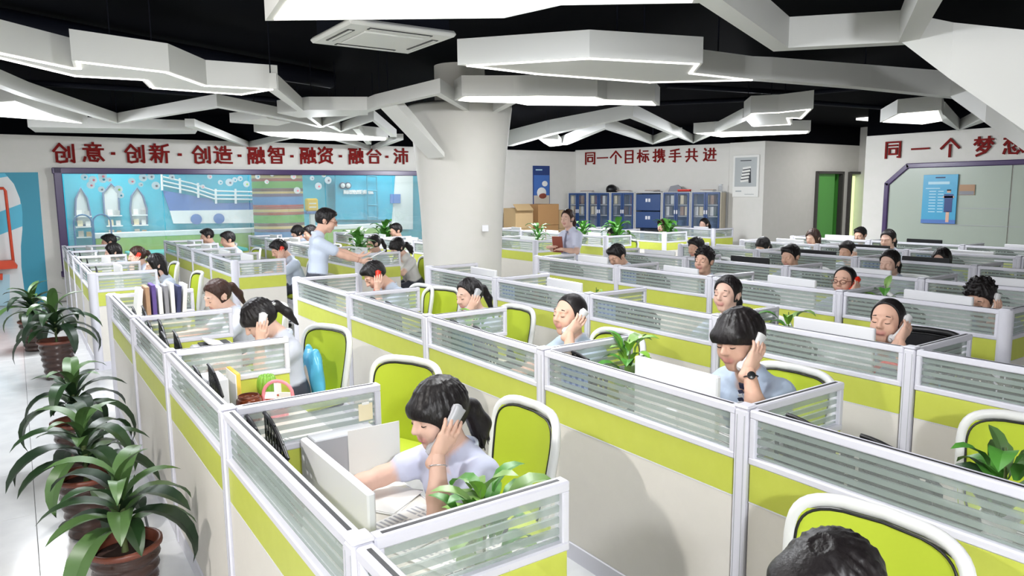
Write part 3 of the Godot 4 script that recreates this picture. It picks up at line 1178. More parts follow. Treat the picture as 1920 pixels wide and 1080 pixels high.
func monitor(label: String, at: Vector3, turn: float, white: bool, w := 0.53, top := 1.035) -> Node3D:
	# screen towards +x; at is on the desk
	var t := thing("computer_monitor", label, "monitor", at, turn)
	var m: Material = M.plastic_white if white else M.plastic_black
	var h := 0.32
	var cy := top - DESK - h * 0.5
	bx(t, "housing", Vector3(0, cy, 0), Vector3(0.028, h, w), m, 0.006)
	bx(t, "screen", Vector3(0.0142, cy + 0.006, 0), Vector3(0.002, h - 0.035, w - 0.03), M.screen_black)
	bx(t, "neck", Vector3(-0.012, (cy - 0.05) * 0.5 + 0.006, 0), Vector3(0.022, cy - 0.05, 0.07), m, 0.004)
	bx(t, "foot", Vector3(0.0, 0.006, 0), Vector3(0.13, 0.012, 0.22), m, 0.004)
	return t


func keyboard(label: String, at: Vector3, turn: float, white := false) -> Node3D:
	var t := thing("keyboard", label, "keyboard", at, turn)
	bx(t, "case", Vector3(0, 0.009, 0), Vector3(0.14, 0.018, 0.43), M.plastic_white if white else M.plastic_black, 0.005)
	var mb := MB.new()
	for i in 5:
		for j in 14:
			mb.box(Vector3(-0.05 + i * 0.025, 0.0205, -0.195 + j * 0.03), Vector3(0.02, 0.006, 0.025))
	part("keys", mb.mesh(), M.plastic_grey if white else M.chair_black, t).set_meta("kind", "stuff")
	return t


func rack(label: String, at: Vector3, turn: float) -> Node3D:   # black perforated steel file holder with two plates
	var t := thing("file_rack", label, "file rack", at, turn)
	for i in 2:
		var x := -0.032 + i * 0.064
		var side := MB.new()
		# upright perforated plate: a lattice of bars, lower towards the front
		for j in 8:
			var f := j / 7.0
			var hh := 0.32 - 0.10 * f * f
			side.box(Vector3(x, hh * 0.5, -0.125 + 0.25 * f), Vector3(0.004, hh, 0.016))
		for j in 7:
			var y := 0.02 + j * 0.046
			var reach := 0.25 if y < 0.22 else 0.25 * sqrt(clampf((0.32 - y) / 0.10, 0.0, 1.0))
			side.box(Vector3(x, y, -0.13 + reach * 0.5 + 0.005), Vector3(0.004, 0.024, reach + 0.01))
		var tp := []
		var tr := []
		for j in 9:
			var f := j / 8.0
			tp.append(Vector3(x, 0.32 - 0.10 * f * f, -0.133 + 0.266 * f)); tr.append(0.008)
		side.tube(tp, tr, 6)
		part("divider", side.mesh(), M.plastic_black, t)
	bx(t, "base", Vector3(0, 0.006, 0), Vector3(0.08, 0.012, 0.26), M.plastic_black)
	bx(t, "end_plate", Vector3(0, 0.03, 0.128), Vector3(0.08, 0.05, 0.006), M.plastic_black)
	return t


func book(label: String, at: Vector3, size: Vector3, material: Material, tilt := 0.0, turn := 0.0, group := "") -> Node3D:
	var t := thing("binder", label, "binder", at, turn, group)
	var b := Basis(Vector3.FORWARD, tilt)
	bx(t, "cover", Vector3(0, size.y * 0.5, 0), size, material, 0.003, b)
	bx(t, "pages", b * Vector3(0, 0.0, 0) + Vector3(0, size.y * 0.5 + 0.001, 0.001), Vector3(size.x * 0.7, size.y - 0.006, size.z - 0.004), M.paper, 0.0, b)
	return t


func papers(label: String, at: Vector3, turn: float, n := 3, lines := false) -> Node3D:
	var t := thing("paper_stack", label, "papers", at, turn)
	for i in n:
		var s := bx(t, "sheet", Vector3(rng.randf_range(-0.01, 0.01), 0.0015 + i * 0.002, rng.randf_range(-0.01, 0.01)), Vector3(0.21, 0.0015, 0.297), M.paper, 0.0, Basis(Vector3.UP, rng.randf_range(-0.15, 0.15)))
		if lines and i == n - 1:
			var mb := MB.new()
			for j in 9:
				mb.box(Vector3(-0.08 + j * 0.02, 0.001, 0), Vector3(0.005, 0.0006, 0.24))
			part("print", mb.mesh(), M.ink, s)
	return t


func leaf_mesh(length: float, width: float, droop: float, fold: float, segs := 7) -> ArrayMesh:   # grows along -z and up from the origin
	var mb := MB.new()
	var pts := []
	var dirs := []
	var p := Vector3.ZERO
	var a := 1.0
	for i in segs + 1:
		pts.append(p)
		var d := Vector3(0, sin(a), -cos(a))
		dirs.append(d)
		p += d * (length / segs)
		a -= droop / segs
	for i in segs:
		for s in [-1.0, 1.0]:
			var q := []
			var nn := []
			for e in [[i, 0.0], [i, 1.0], [i + 1, 1.0], [i + 1, 0.0]]:
				var f: float = float(e[0]) / segs
				var w := width * pow(sin(PI * clampf(0.06 + f * 0.94, 0.0, 1.0)), 0.8) * 0.5
				if e[0] == segs:
					w = 0.0
				var up: Vector3 = dirs[e[0]].cross(Vector3.RIGHT) * -1.0
				if up.y < 0:
					up = -up
				q.append(pts[e[0]] + Vector3(s * w * e[1], 0, 0) + up * (fold * w * e[1]))
				nn.append((up - Vector3(s * fold, 0, 0)).normalized())
			if s > 0:
				mb.squad(q, nn)
			else:
				mb.squad([q[0], q[3], q[2], q[1]], [nn[0], nn[3], nn[2], nn[1]])
	return mb.mesh()


var long_leaves := []
var desk_leaves := []


func floor_plant(label: String, at: Vector3, size: float, seed_: int) -> Node3D:
	var r := RandomNumberGenerator.new()
	r.seed = seed_
	var t := thing("potted_dracaena", label, "plant", at, r.randf() * TAU, "potted plants along the aisle")
	var prof := []
	var hp := 0.30 * size
	prof.append(Vector2(0.0, 0.0))
	for i in 25:
		var f := i / 24.0
		prof.append(Vector2((0.088 + 0.034 * f + 0.005 * sin(f * TAU * 6.0)) * size, 0.004 + f * (hp - 0.03)))
	var b := MB.new()
	b.lathe(prof, 28)
	var pot := part("pot", b.mesh(), M.pot_brown, t)
	b = MB.new()
	b.lathe([Vector2(0.122 * size, hp - 0.03), Vector2(0.132 * size, hp - 0.02), Vector2(0.132 * size, hp - 0.004), Vector2(0.122 * size, hp), Vector2(0.112 * size, hp - 0.006), Vector2(0.108 * size, hp - 0.05)], 28)
	part("rim", b.mesh(), M.pot_rim, pot)
	b = MB.new()
	b.lathe([Vector2(0.112 * size, hp - 0.055), Vector2(0.05 * size, hp - 0.046), Vector2(0.0, hp - 0.044)], 20)
	part("soil", b.mesh(), M.soil, pot)
	b = MB.new()
	b.tube([Vector3(0, hp - 0.05, 0), Vector3(0.006, hp + 0.08 * size, 0.004), Vector3(0, hp + 0.17 * size, 0)], [0.016, 0.014, 0.012], 8)
	part("stem", b.mesh(), M.stem_green, t)
	var n := 21
	for i in n:
		var f := float(i) / n
		var ang := i * 2.399 + r.randf_range(-0.25, 0.25)
		var lift := lerpf(-0.45, 0.75, f * f) + r.randf_range(-0.12, 0.12)
		var y := hp + (0.03 + 0.15 * f) * size
		var bs := Basis(Vector3.UP, ang) * Basis(Vector3.RIGHT, lift)
		var s := size * r.randf_range(0.82, 1.12) * (1.0 - 0.25 * f)
		part("leaf", long_leaves[r.randi() % long_leaves.size()], [M.leaf_dark, M.leaf_mid, M.leaf_dark, M.leaf_mid, M.leaf_pale][r.randi() % 5] if f < 0.8 else M.leaf_pale, t, Vector3(0, y, 0), bs.scaled(Vector3.ONE * s))
	return t


func desk_plant(label: String, at: Vector3, spread: float, height: float, n: int, seed_: int, bright := true, fine := true, group := "") -> Node3D:
	var r := RandomNumberGenerator.new()
	r.seed = seed_
	var t := thing("potted_desk_plant", label, "plant", at, 0.0, group)
	var b := MB.new()
	b.lathe([Vector2(0, 0), Vector2(0.04, 0), Vector2(0.055, 0.08), Vector2(0.058, 0.085), Vector2(0.05, 0.085), Vector2(0.048, 0.07), Vector2(0, 0.07)], 16)
	part("pot", b.mesh(), M.plastic_white, t)
	var mats := [M.leaf_bright, M.leaf_deep, M.leaf_light] if bright else [M.leaf_mid, M.leaf_deep, M.leaf_pale]
	var joined := MB.new()
	for i in n:
		var ang := i * 2.399 + r.randf_range(-0.3, 0.3)
		var f := float(i) / n
		var from := Vector3(0, 0.07 + height * f * 0.75, 0) + Basis(Vector3.UP, ang) * Vector3(0, 0, -spread * 0.35 * r.randf())
		var lift := lerpf(-0.5, 0.45, r.randf())
		var bs := (Basis(Vector3.UP, ang) * Basis(Vector3.RIGHT, lift)).scaled(Vector3.ONE * (spread / 0.2) * r.randf_range(0.7, 1.1))
		var lm: ArrayMesh = desk_leaves[i % desk_leaves.size()]
		if fine:
			part("leaf", lm, mats[r.randi() % 3], t, from, bs)
		else:
			var arr := lm.surface_get_arrays(0)
			for q in arr[Mesh.ARRAY_VERTEX]:
				joined.v.append(from + bs * q)
			for q in arr[Mesh.ARRAY_NORMAL]:
				joined.n.append((bs * q).normalized())
	if not fine:
		part("foliage", joined.mesh(), mats[1] if bright else mats[1], t).set_meta("kind", "stuff")
	b = MB.new()
	b.tube([Vector3(0, 0.06, 0), Vector3(0.004, 0.07 + height * 0.5, 0.003), Vector3(0, 0.07 + height * 0.8, 0)], [0.006, 0.005, 0.003], 6)
	part("stem", b.mesh(), M.stem_green, t)
	return t


# ---------------------------------------------------------------- lettering: brush strokes of each character on a 100 x 100 field
const GLYPH := {
	"chuang": [[32, 2, 4, 38], [32, 2, 60, 34], [16, 44, 50, 44, 50, 66, 38, 66], [16, 44, 16, 90, 30, 94, 58, 90, 60, 76], [72, 16, 72, 68], [92, 4, 92, 92, 80, 86]],
	"yi": [[50, 0, 50, 10], [14, 12, 86, 12], [32, 16, 36, 28], [68, 16, 64, 28], [4, 32, 96, 32], [24, 40, 76, 40, 76, 66, 24, 66, 24, 40], [24, 53, 76, 53], [10, 76, 4, 94], [28, 74, 32, 92, 64, 94, 70, 84], [46, 70, 54, 80], [80, 72, 94, 90]],
	"xin": [[28, 0, 28, 8], [6, 12, 50, 12], [16, 16, 20, 28], [42, 16, 36, 28], [2, 32, 54, 32], [4, 50, 54, 50], [28, 34, 28, 98], [24, 58, 6, 84], [32, 58, 50, 80], [94, 2, 64, 12, 64, 50, 54, 96], [64, 40, 98, 40], [84, 40, 84, 98]],
	"zao": [[46, 4, 36, 24], [36, 20, 92, 20], [64, 0, 64, 38], [30, 38, 98, 38], [42, 48, 86, 48, 86, 74, 42, 74, 42, 48], [10, 4, 20, 16], [2, 34, 20, 34, 20, 76, 4, 92], [14, 80, 36, 92, 98, 94]],
	"rong": [[2, 6, 56, 6], [12, 16, 46, 16, 46, 34, 12, 34, 12, 16], [6, 98, 6, 44, 54, 44, 54, 94, 46, 92], [18, 52, 24, 62], [40, 52, 34, 62], [16, 68, 44, 68], [30, 68, 30, 92], [64, 20, 94, 20, 94, 54, 64, 54, 64, 20], [79, 2, 79, 86], [60, 88, 96, 84], [90, 70, 98, 92]],
	"zhi": [[20, 0, 8, 20], [14, 12, 50, 12], [2, 28, 54, 28], [30, 12, 28, 30, 6, 54], [32, 32, 50, 50], [62, 10, 94, 10, 94, 46, 62, 46, 62, 10], [22, 58, 78, 58, 78, 96, 22, 96, 22, 58], [22, 77, 78, 77]],
	"zi": [[8, 8, 18, 18], [4, 44, 20, 30], [46, 2, 32, 24], [40, 12, 92, 12, 84, 24], [64, 16, 58, 34, 30, 48], [64, 24, 92, 46], [22, 84, 22, 54, 78, 54, 78, 84], [50, 62, 46, 82, 8, 98], [58, 84, 92, 98]],
	"he": [[50, 0, 4, 42], [50, 0, 96, 42], [30, 42, 70, 42], [22, 56, 78, 56, 78, 96, 22, 96, 22, 56]],
	"pei": [[8, 8, 20, 18], [2, 34, 14, 44], [4, 94, 20, 60], [34, 20, 98, 20], [66, 0, 66, 98], [40, 40, 40, 86], [40, 40, 92, 40, 92, 84]],
	"dot": [[44, 50, 56, 50]],
	"tong": [[8, 98, 8, 4, 92, 4, 92, 96, 80, 94], [26, 24, 74, 24], [28, 42, 72, 42, 72, 76, 28, 76, 28, 42]],
	"one": [[2, 50, 98, 50]],
	"ge": [[50, 2, 2, 52], [50, 2, 98, 52], [50, 34, 50, 100]],
	"mu": [[18, 2, 82, 2, 82, 98, 18, 98, 18, 2], [18, 34, 82, 34], [18, 66, 82, 66]],
	"biao": [[2, 26, 42, 26], [22, 0, 22, 98], [20, 34, 2, 66], [26, 38, 40, 54], [52, 10, 92, 10], [46, 36, 98, 36], [72, 36, 72, 94, 62, 90], [56, 54, 46, 84], [86, 54, 98, 82]],
	"xie": [[2, 22, 34, 22], [20, 0, 20, 94, 8, 88], [0, 62, 36, 50], [52, 0, 38, 24], [48, 16, 48, 54], [70, 0, 74, 10], [48, 14, 96, 14], [48, 27, 94, 27], [48, 40, 94, 40], [48, 53, 98, 53], [72, 14, 72, 53], [44, 64, 84, 64, 78, 78, 94, 78, 88, 98, 78, 94], [60, 64, 56, 82, 40, 98]],
	"shou": [[80, 2, 14, 12], [12, 34, 88, 34], [2, 58, 98, 58], [50, 8, 50, 96, 36, 92]],
	"gong": [[8, 24, 92, 24], [30, 2, 30, 60], [70, 2, 70, 60], [2, 60, 98, 60], [32, 70, 10, 96], [66, 70, 90, 96]],
	"jin": [[40, 22, 94, 22], [34, 50, 98, 50], [54, 4, 54, 50, 42, 76], [80, 4, 80, 78], [10, 4, 20, 16], [2, 34, 20, 34, 20, 76, 4, 92], [14, 80, 36, 92, 98, 94]],
	"meng": [[4, 14, 46, 14], [25, 0, 25, 44], [24, 18, 4, 38], [28, 20, 44, 34], [54, 14, 96, 14], [75, 0, 75, 44], [72, 18, 54, 38], [78, 20, 96, 38], [46, 44, 18, 72], [40, 54, 82, 54, 60, 82, 18, 100], [36, 66, 54, 76]],
	"xiang": [[2, 14, 48, 14], [25, 0, 25, 56], [24, 20, 4, 46], [28, 22, 44, 40], [58, 4, 92, 4, 92, 54, 58, 54, 58, 4], [58, 20, 92, 20], [58, 37, 92, 37], [10, 70, 4, 92], [28, 66, 32, 92, 66, 94, 74, 82], [46, 62, 56, 76], [82, 66, 96, 88]],
}


func glyph(key: String, size: float, stroke := 12.5) -> ArrayMesh:
	var mb := MB.new()
	for s in GLYPH[key]:
		for i in range(0, s.size() - 2, 2):
			var a := Vector2(s[i] - 50, 50 - s[i + 1]) * size / 100.0
			var b := Vector2(s[i + 2] - 50, 50 - s[i + 3]) * size / 100.0
			var w := stroke * size / 100.0
			if absf(a.y - b.y) < 0.03 * size:
				w *= 0.85
			var d := b - a
			var l := d.length() + w * 0.8
			mb.box(Vector3((a.x + b.x) * 0.5, (a.y + b.y) * 0.5, 0.011 + rng.randf() * 0.001), Vector3(l, w if key != "dot" else w * 1.4, 0.02), 0.0, Basis(Vector3(0, 0, 1), d.angle()))
	return mb.mesh()


func slogan(label: String, keys: Array, spots: Array, turn: Basis, size: float) -> void:
	var t := thing("wall_lettering", label, "sign", spots[0])
	for i in keys.size():
		var o := part("character", glyph(keys[i], size), M.letter_red, t, spots[i] - spots[0], turn)
		o.name = "character"


# ---------------------------------------------------------------- ceiling pieces
func ribbon(label: String, pts: Array, width: float, heights, group := "white folded ribbons under the ceiling") -> Node3D:
	# bottom centre line, mitred box section
	var t := thing("ceiling_ribbon", label, "ceiling decoration", Vector3.ZERO, 0.0, group)
	var mb := MB.new()
	var m := pts.size()
	var L := []
	var R := []
	for i in m:
		var a: Vector3 = pts[maxi(i - 1, 0)]
		var b: Vector3 = pts[mini(i + 1, m - 1)]
		var d0: Vector3 = (pts[i] - a) if i > 0 else (b - pts[i])
		var d1: Vector3 = (b - pts[i]) if i < m - 1 else (pts[i] - a)
		d0.y = 0; d1.y = 0
		var n0 := d0.normalized().cross(Vector3.UP)
		var n1 := d1.normalized().cross(Vector3.UP)
		var nn := (n0 + n1).normalized()
		var k := minf(1.0 / maxf(nn.dot(n0), 0.35), 2.2)
		L.append(pts[i] - nn * width * 0.5 * k)
		R.append(pts[i] + nn * width * 0.5 * k)
	for i in m - 1:
		var h0: float = heights[i] if heights is Array else heights
		var h1: float = heights[i + 1] if heights is Array else heights
		var u0 := Vector3(0, h0, 0)
		var u1 := Vector3(0, h1, 0)
		mb.quad(L[i], R[i], R[i + 1], L[i + 1])
		mb.quad(L[i] + u0, L[i + 1] + u1, R[i + 1] + u1, R[i] + u0)
		mb.quad(R[i], R[i] + u0, R[i + 1] + u1, R[i + 1])
		mb.quad(L[i], L[i + 1], L[i + 1] + u1, L[i] + u0)
	for i in [0, m - 1]:
		var hh: float = heights[i] if heights is Array else heights
		var uu := Vector3(0, hh, 0)
		if i == 0:
			mb.quad(L[0], L[0] + uu, R[0] + uu, R[0])
		else:
			mb.quad(L[i], R[i], R[i] + uu, L[i] + uu)
	# outward normals: flip faces whose normal points to the ribbon's middle is not needed, both sides are drawn
	part("ribbon", mb.mesh(), M.ribbon_white, t)
	for i in m:
		if pts[i].y > 2.6 and i % 2 == 0:
			var hh: float = heights[i] if heights is Array else heights
			var y0: float = pts[i].y + hh
			bx(t, "hanger", Vector3(pts[i].x, (y0 + 3.28) * 0.5, pts[i].z), Vector3(0.008, 3.28 - y0, 0.008), M.duct_black)
	return t


func light_box(label: String, pts: Array, h: float, kind: String, power := 0.0, spill := 0.0) -> Node3D:
	var y: float = pts[0].y
	var poly := PackedVector2Array()
	var mid := Vector2.ZERO
	for p in pts:
		poly.append(Vector2(p.x, p.z))
		mid += Vector2(p.x, p.z) / pts.size()
	var loc := PackedVector2Array()
	for p in poly:
		loc.append(p - mid)
	var t := thing("ceiling_light_box", label, "ceiling light", Vector3(mid.x, y, mid.y), 0.0, "polygonal light boxes under the ceiling")
	var fr := Transform3D(Basis(Vector3.RIGHT, Vector3(0, 0, 1), Vector3.UP), Vector3.ZERO)   # x, z plane, depth upwards
	var mb := MB.new()
	mb.prism(loc, fr, h)
	part("shell", mb.mesh(), M.ribbon_white, t)
	var inner := Geometry2D.offset_polygon(loc, -0.035)
	if kind == "panel" and inner.size():
		mb = MB.new()
		for q in inner:
			mb.prism(q, fr.translated(Vector3(0, -0.006, 0)), 0.005)
		part("diffuser", mb.mesh(), M.panel_light, t)
	elif kind == "strip" and inner.size():
		mb = MB.new()
		for q in inner:
			for i in q.size():
				var a := q[i]
				var b := q[(i + 1) % q.size()]
				var d := b - a
				if d.length() > 0.03:
					mb.box(Vector3((a.x + b.x) * 0.5, -0.004, (a.y + b.y) * 0.5), Vector3(d.length() + 0.02, 0.008, 0.022), 0.0, Basis(Vector3.UP, -d.angle()))
		part("light_strip", mb.mesh(), M.strip_light, t)
	if power > 0.0:
		var rect := Rect2(loc[0], Vector2.ZERO)
		for p in loc:
			rect = rect.expand(p)
		var al := AreaLight3D.new()
		al.name = "lamp"
		al.area_size = Vector2(maxf(rect.size.x * 0.7, 0.15), maxf(rect.size.y * 0.55, 0.12))
		al.light_energy = power
		al.light_color = Color(0.96, 0.975, 1.0)
		al.area_range = 30.0
		al.shadow_enabled = true
		t.add_child(al)
		al.position = Vector3(rect.get_center().x, -0.03, rect.get_center().y)
		al.rotation.x = -PI / 2
	if spill > 0.0:
		var om := OmniLight3D.new()
		om.name = "strip_lamp"
		t.add_child(om)
		om.position = Vector3(0, -0.09, 0)
		om.light_energy = spill
		om.light_color = Color(0.96, 0.975, 1.0)
		om.light_size = 0.12
		om.omni_range = 30.0
		om.omni_attenuation = 2.0
		om.shadow_enabled = true
	for s in [0.35, -0.35]:
		var q := Vector2(0, 0)
		bx(t, "hanger", Vector3(q.x + s * 0.4, h + (3.28 - y - h) * 0.5, q.y), Vector3(0.008, 3.28 - y - h, 0.008), M.duct_black)
	return t


func flat_shape(parent: Node, called: String, pts: Array, z_off: float, depth: float, material: Material) -> MeshInstance3D:
	# polygon in a wall plane of constant z, given as room points relative to the parent; faces +z
	var pl := PackedVector2Array()
	for p in pts:
		pl.append(Vector2(p.x, p.y) - Vector2(parent.position.x, parent.position.y))
	var mb := MB.new()
	mb.prism(pl, Transform3D(Basis(), Vector3(0, 0, z_off)), depth)
	return part(called, mb.mesh(), material, parent)


const FRONT := [
	[0.588, [-6.488, -5.185, -3.929, -2.721, -1.481, -0.24]],
	[2.137, [-6.673, -5.359, -4.064, -2.829, -1.607, -0.37]],
	[3.606, [-6.795, -5.488, -4.189, -2.946, -1.748, -0.5]],
	[5.215, [-7.032, -5.601, -4.352, -3.086, -1.953]],
	[6.5, [-7.2, -5.8, -4.45, -3.1, -1.85]],
	[8.0, [-7.25, -5.93, -4.57, -3.31, -2.1]],
	[9.4, [-7.25, -5.95, -4.7, -3.44, -2.2]],
	[10.75, [-7.27, -5.95, -4.62, -3.35, -2.1]],
]
const BACK := [
	[0.6, [-8.42, -9.64, -10.91, -12.03, -13.27]],
	[2.1, [-8.85, -10.04, -11.22, -12.37, -13.54]],
	[3.66, [-8.87, -10.2, -11.73, -13.03, -14.1]],
	[5.35, [-9.2, -10.6, -11.9, -13.1, -14.1]],
	[6.9, [-9.35, -10.6, -11.9, -13.2]],
	[8.5, [-9.44, -10.7, -12.0, -13.2]],
	[10.06, [-9.53, -10.8, -12.0]],
	[11.7, [-9.74, -10.9]],
]


func _ready() -> void:
	rng.seed = 7
	materials()
	mat("collar", Color8(206, 214, 228), 0.65)
	# ------------------------------------------------ camera, air, lamps
	var cam := Camera3D.new()
	cam.name = "camera"
	cam.fov = 43.70
	cam.near = 0.05
	cam.far = 100.0
	cam.position = Vector3(0, 1.8, 0)
	cam.rotation = Vector3(-0.1333, -0.6029, -0.009)
	add_child(cam)
	cam.current = true
	var env := Environment.new()
	env.background_mode = Environment.BG_COLOR
	env.background_color = Color(0.0, 0.0, 0.0)
	env.tonemap_mode = Environment.TONE_MAPPER_LINEAR
	env.tonemap_exposure = 0.8
	env.sdfgi_enabled = true
	env.ssao_enabled = true
	env.ssil_enabled = true
	var we := WorldEnvironment.new()
	we.name = "environment"
	we.environment = env
	add_child(we)
	track_spot("black track spotlight aimed across the desks from over the plant aisle", Vector3(-0.95, 2.76, -2.7), Vector3(3.2, 0.6, -3.2), KEY_POWER)
	ceiling_lamps()
	structure()
	back_window()
	left_mural()
	right_wall_things()
	centre_wall_things()
	ceiling_ribbons()
	cubicles()
	for i in 5:
		long_leaves.append(leaf_mesh(0.36 + 0.03 * i, 0.09 + 0.008 * (i % 3), 1.5 + 0.3 * i, 0.28, 9))
	for i in 3:
		desk_leaves.append(leaf_mesh(0.13 + 0.02 * i, 0.055 + 0.008 * i, 1.1 + 0.5 * i, 0.3, 5))
	people_parts()
	people()
	desk_things()
	floor_plants()


const KEY_POWER := 6.0
const PANEL := 4.0


func track_spot(label: String, at: Vector3, aim: Vector3, power: float) -> void:
	var t := thing("track_spotlight", label, "spotlight", at)
	var d := (aim - at).normalized()
	var b := Basis.looking_at(d, Vector3.UP)
	var mb := MB.new()
	mb.lathe([Vector2(0.03, -0.09), Vector2(0.062, -0.06), Vector2(0.066, 0.085), Vector2(0.060, 0.085), Vector2(0.056, 0.05)], 18)
	part("can", mb.mesh(), M.plastic_black, t, Vector3.ZERO, b * Basis(Vector3.RIGHT, -PI / 2))
	mb = MB.new()
	mb.lathe([Vector2(0.0, 0.05), Vector2(0.055, 0.05), Vector2(0.055, 0.054), Vector2(0, 0.054)], 18)
	part("lens", mb.mesh(), M.lamp_face, t, Vector3.ZERO, b * Basis(Vector3.RIGHT, -PI / 2))
	bx(t, "arm", Vector3(0, 0.28, 0), Vector3(0.02, 0.46, 0.02), M.plastic_black)
	var s := SpotLight3D.new()
	s.name = "beam"
	t.add_child(s)
	s.transform = Transform3D(b, d * 0.1)
	s.light_energy = power
	s.light_color = Color(1.0, 0.985, 0.97)
	s.light_size = 0.055
	s.spot_angle = 68.0
	s.spot_angle_attenuation = 0.5
	s.spot_range = 40.0
	s.spot_attenuation = 2.0
	s.shadow_enabled = true


func ceiling_lamps() -> void:
	light_box("large bright polygonal light box at the top, over the front desks", [Vector3(1.168, 2.7, -3.958), Vector3(1.806, 2.7, -3.512), Vector3(2.194, 2.7, -3.238), Vector3(2.283, 2.7, -2.872), Vector3(2.824, 2.7, -2.48), Vector3(2.434, 2.7, -2.072), Vector3(1.811, 2.7, -1.853), Vector3(0.976, 2.7, -2.399), Vector3(1.068, 2.7, -3.222)], 0.19, "panel", PANEL * 0.2, 2.6)
	light_box("wide white light box right of the air conditioner, light strip along its far edge", [Vector3(2.696, 2.7, -4.577), Vector3(3.299, 2.7, -3.842), Vector3(4.142, 2.7, -3.585), Vector3(4.421, 2.7, -3.903), Vector3(5.205, 2.7, -3.865), Vector3(4.487, 2.7, -4.47), Vector3(3.397, 2.7, -4.617)], 0.18, "strip", PANEL * 0.9)
	light_box("glowing light box just above the white column, six-sided front", [Vector3(3.673, 2.7, -6.309), Vector3(3.574, 2.7, -5.998), Vector3(3.995, 2.7, -5.748), Vector3(4.178, 2.7, -5.596), Vector3(4.713, 2.7, -5.368), Vector3(4.93, 2.7, -5.473), Vector3(5.441, 2.7, -5.319), Vector3(5.79, 2.7, -5.588), Vector3(5.24, 2.7, -5.8), Vector3(5.205, 2.7, -5.929), Vector3(4.513, 2.7, -6.278), Vector3(4.302, 2.7, -6.19), Vector3(3.866, 2.7, -6.344)], 0.19, "panel", PANEL * 0.35, 0.1)
	light_box("long stepped white light box outlined by light strips, upper left", [Vector3(-0.143, 2.7, -5.509), Vector3(0.432, 2.7, -6.07), Vector3(0.401, 2.7, -5.749), Vector3(1.03, 2.7, -5.918), Vector3(1.404, 2.7, -6.469), Vector3(1.976, 2.7, -6.416), Vector3(1.813, 2.7, -6.955), Vector3(1.034, 2.7, -6.906), Vector3(0.915, 2.7, -6.464), Vector3(0.456, 2.7, -6.526), Vector3(-0.153, 2.7, -5.748)], 0.2, "strip", PANEL * 3.0)
	light_box("small pointed glowing light box at the far left edge", [Vector3(-0.414, 2.7, -9.099), Vector3(0.096, 2.7, -8.46), Vector3(0.461, 2.7, -9.742), Vector3(0.865, 2.7, -10.685), Vector3(0.267, 2.7, -10.331), Vector3(-0.464, 2.7, -10.017)], 0.19, "panel", PANEL * 2.4, 1.8)
	light_box("flat white box hanging before the lettering of the blue window wall", [Vector3(0.243, 2.7, -11.542), Vector3(1.406, 2.7, -11.18), Vector3(2.244, 2.7, -11.117), Vector3(2.331, 2.7, -11.713), Vector3(1.769, 2.7, -12.126), Vector3(0.345, 2.7, -12.452)], 0.14, "none", 0.0)
	light_box("glowing light box half hidden by ribbons left of the column", [Vector3(2.978, 2.7, -10.928), Vector3(3.485, 2.7, -10.655), Vector3(3.808, 2.7, -10.481), Vector3(5.171, 2.7, -11.063), Vector3(5.414, 2.7, -11.629), Vector3(4.407, 2.7, -12.148), Vector3(3.333, 2.7, -11.529)], 0.15, "panel", PANEL * 1.3, 5.0)
	light_box("unlit white box behind the ribbons, between the stepped box and column", [Vector3(2.532, 2.7, -8.302), Vector3(2.732, 2.7, -7.819), Vector3(3.277, 2.7, -7.504), Vector3(3.497, 2.7, -8.013), Vector3(2.904, 2.7, -8.698)], 0.14, "none", 0.0)
	light_box("small unlit white wedge box under the tip of the stepped light box", [Vector3(2.35, 2.7, -9.695), Vector3(2.596, 2.7, -8.944), Vector3(3.008, 2.7, -9.329), Vector3(2.994, 2.7, -9.848)], 0.12, "none", 0.0)
	light_box("thin glowing light box over the blue cabinets, farthest on that side", [Vector3(9.059, 2.7, -7.999), Vector3(9.154, 2.7, -7.598), Vector3(10.315, 2.7, -6.745), Vector3(10.774, 2.7, -7.081), Vector3(10.114, 2.7, -8.334)], 0.16, "panel", PANEL * 1.4, 4.5)
	light_box("notched white light box with bent front, hanging over the cabinets", [Vector3(7.701, 2.7, -5.984), Vector3(7.296, 2.7, -5.573), Vector3(7.488, 2.7, -5.33), Vector3(7.501, 2.7, -4.884), Vector3(8.506, 2.7, -5.684), Vector3(8.238, 2.7, -5.68), Vector3(9.071, 2.7, -6.216), Vector3(8.842, 2.7, -6.718)], 0.2, "strip", PANEL * 0.4)
	light_box("bright light box before the red dream slogan", [Vector3(9.876, 2.7, -5.412), Vector3(8.946, 2.7, -4.697), Vector3(8.991, 2.7, -4.207), Vector3(10.452, 2.7, -4.833), Vector3(10.764, 2.7, -5.277)], 0.17, "panel", PANEL * 0.6, 0.2)
	light_box("small glowing light box beside the column, over the standing person with a notebook", [Vector3(7.438, 2.7, -10.011), Vector3(7.995, 2.7, -10.148), Vector3(9.005, 2.7, -11.26), Vector3(9.068, 2.7, -11.789)], 0.1, "panel", PANEL, 10.0)
	light_box("bright ceiling light box behind the viewpoint over the nearest desks", [Vector3(-1.5, 2.7, 1.5), Vector3(0.5, 2.7, 1.4), Vector3(0.8, 2.7, 2.0), Vector3(-1.3, 2.7, 2.2)], 0.19, "panel", PANEL * 0.1, 15.0)


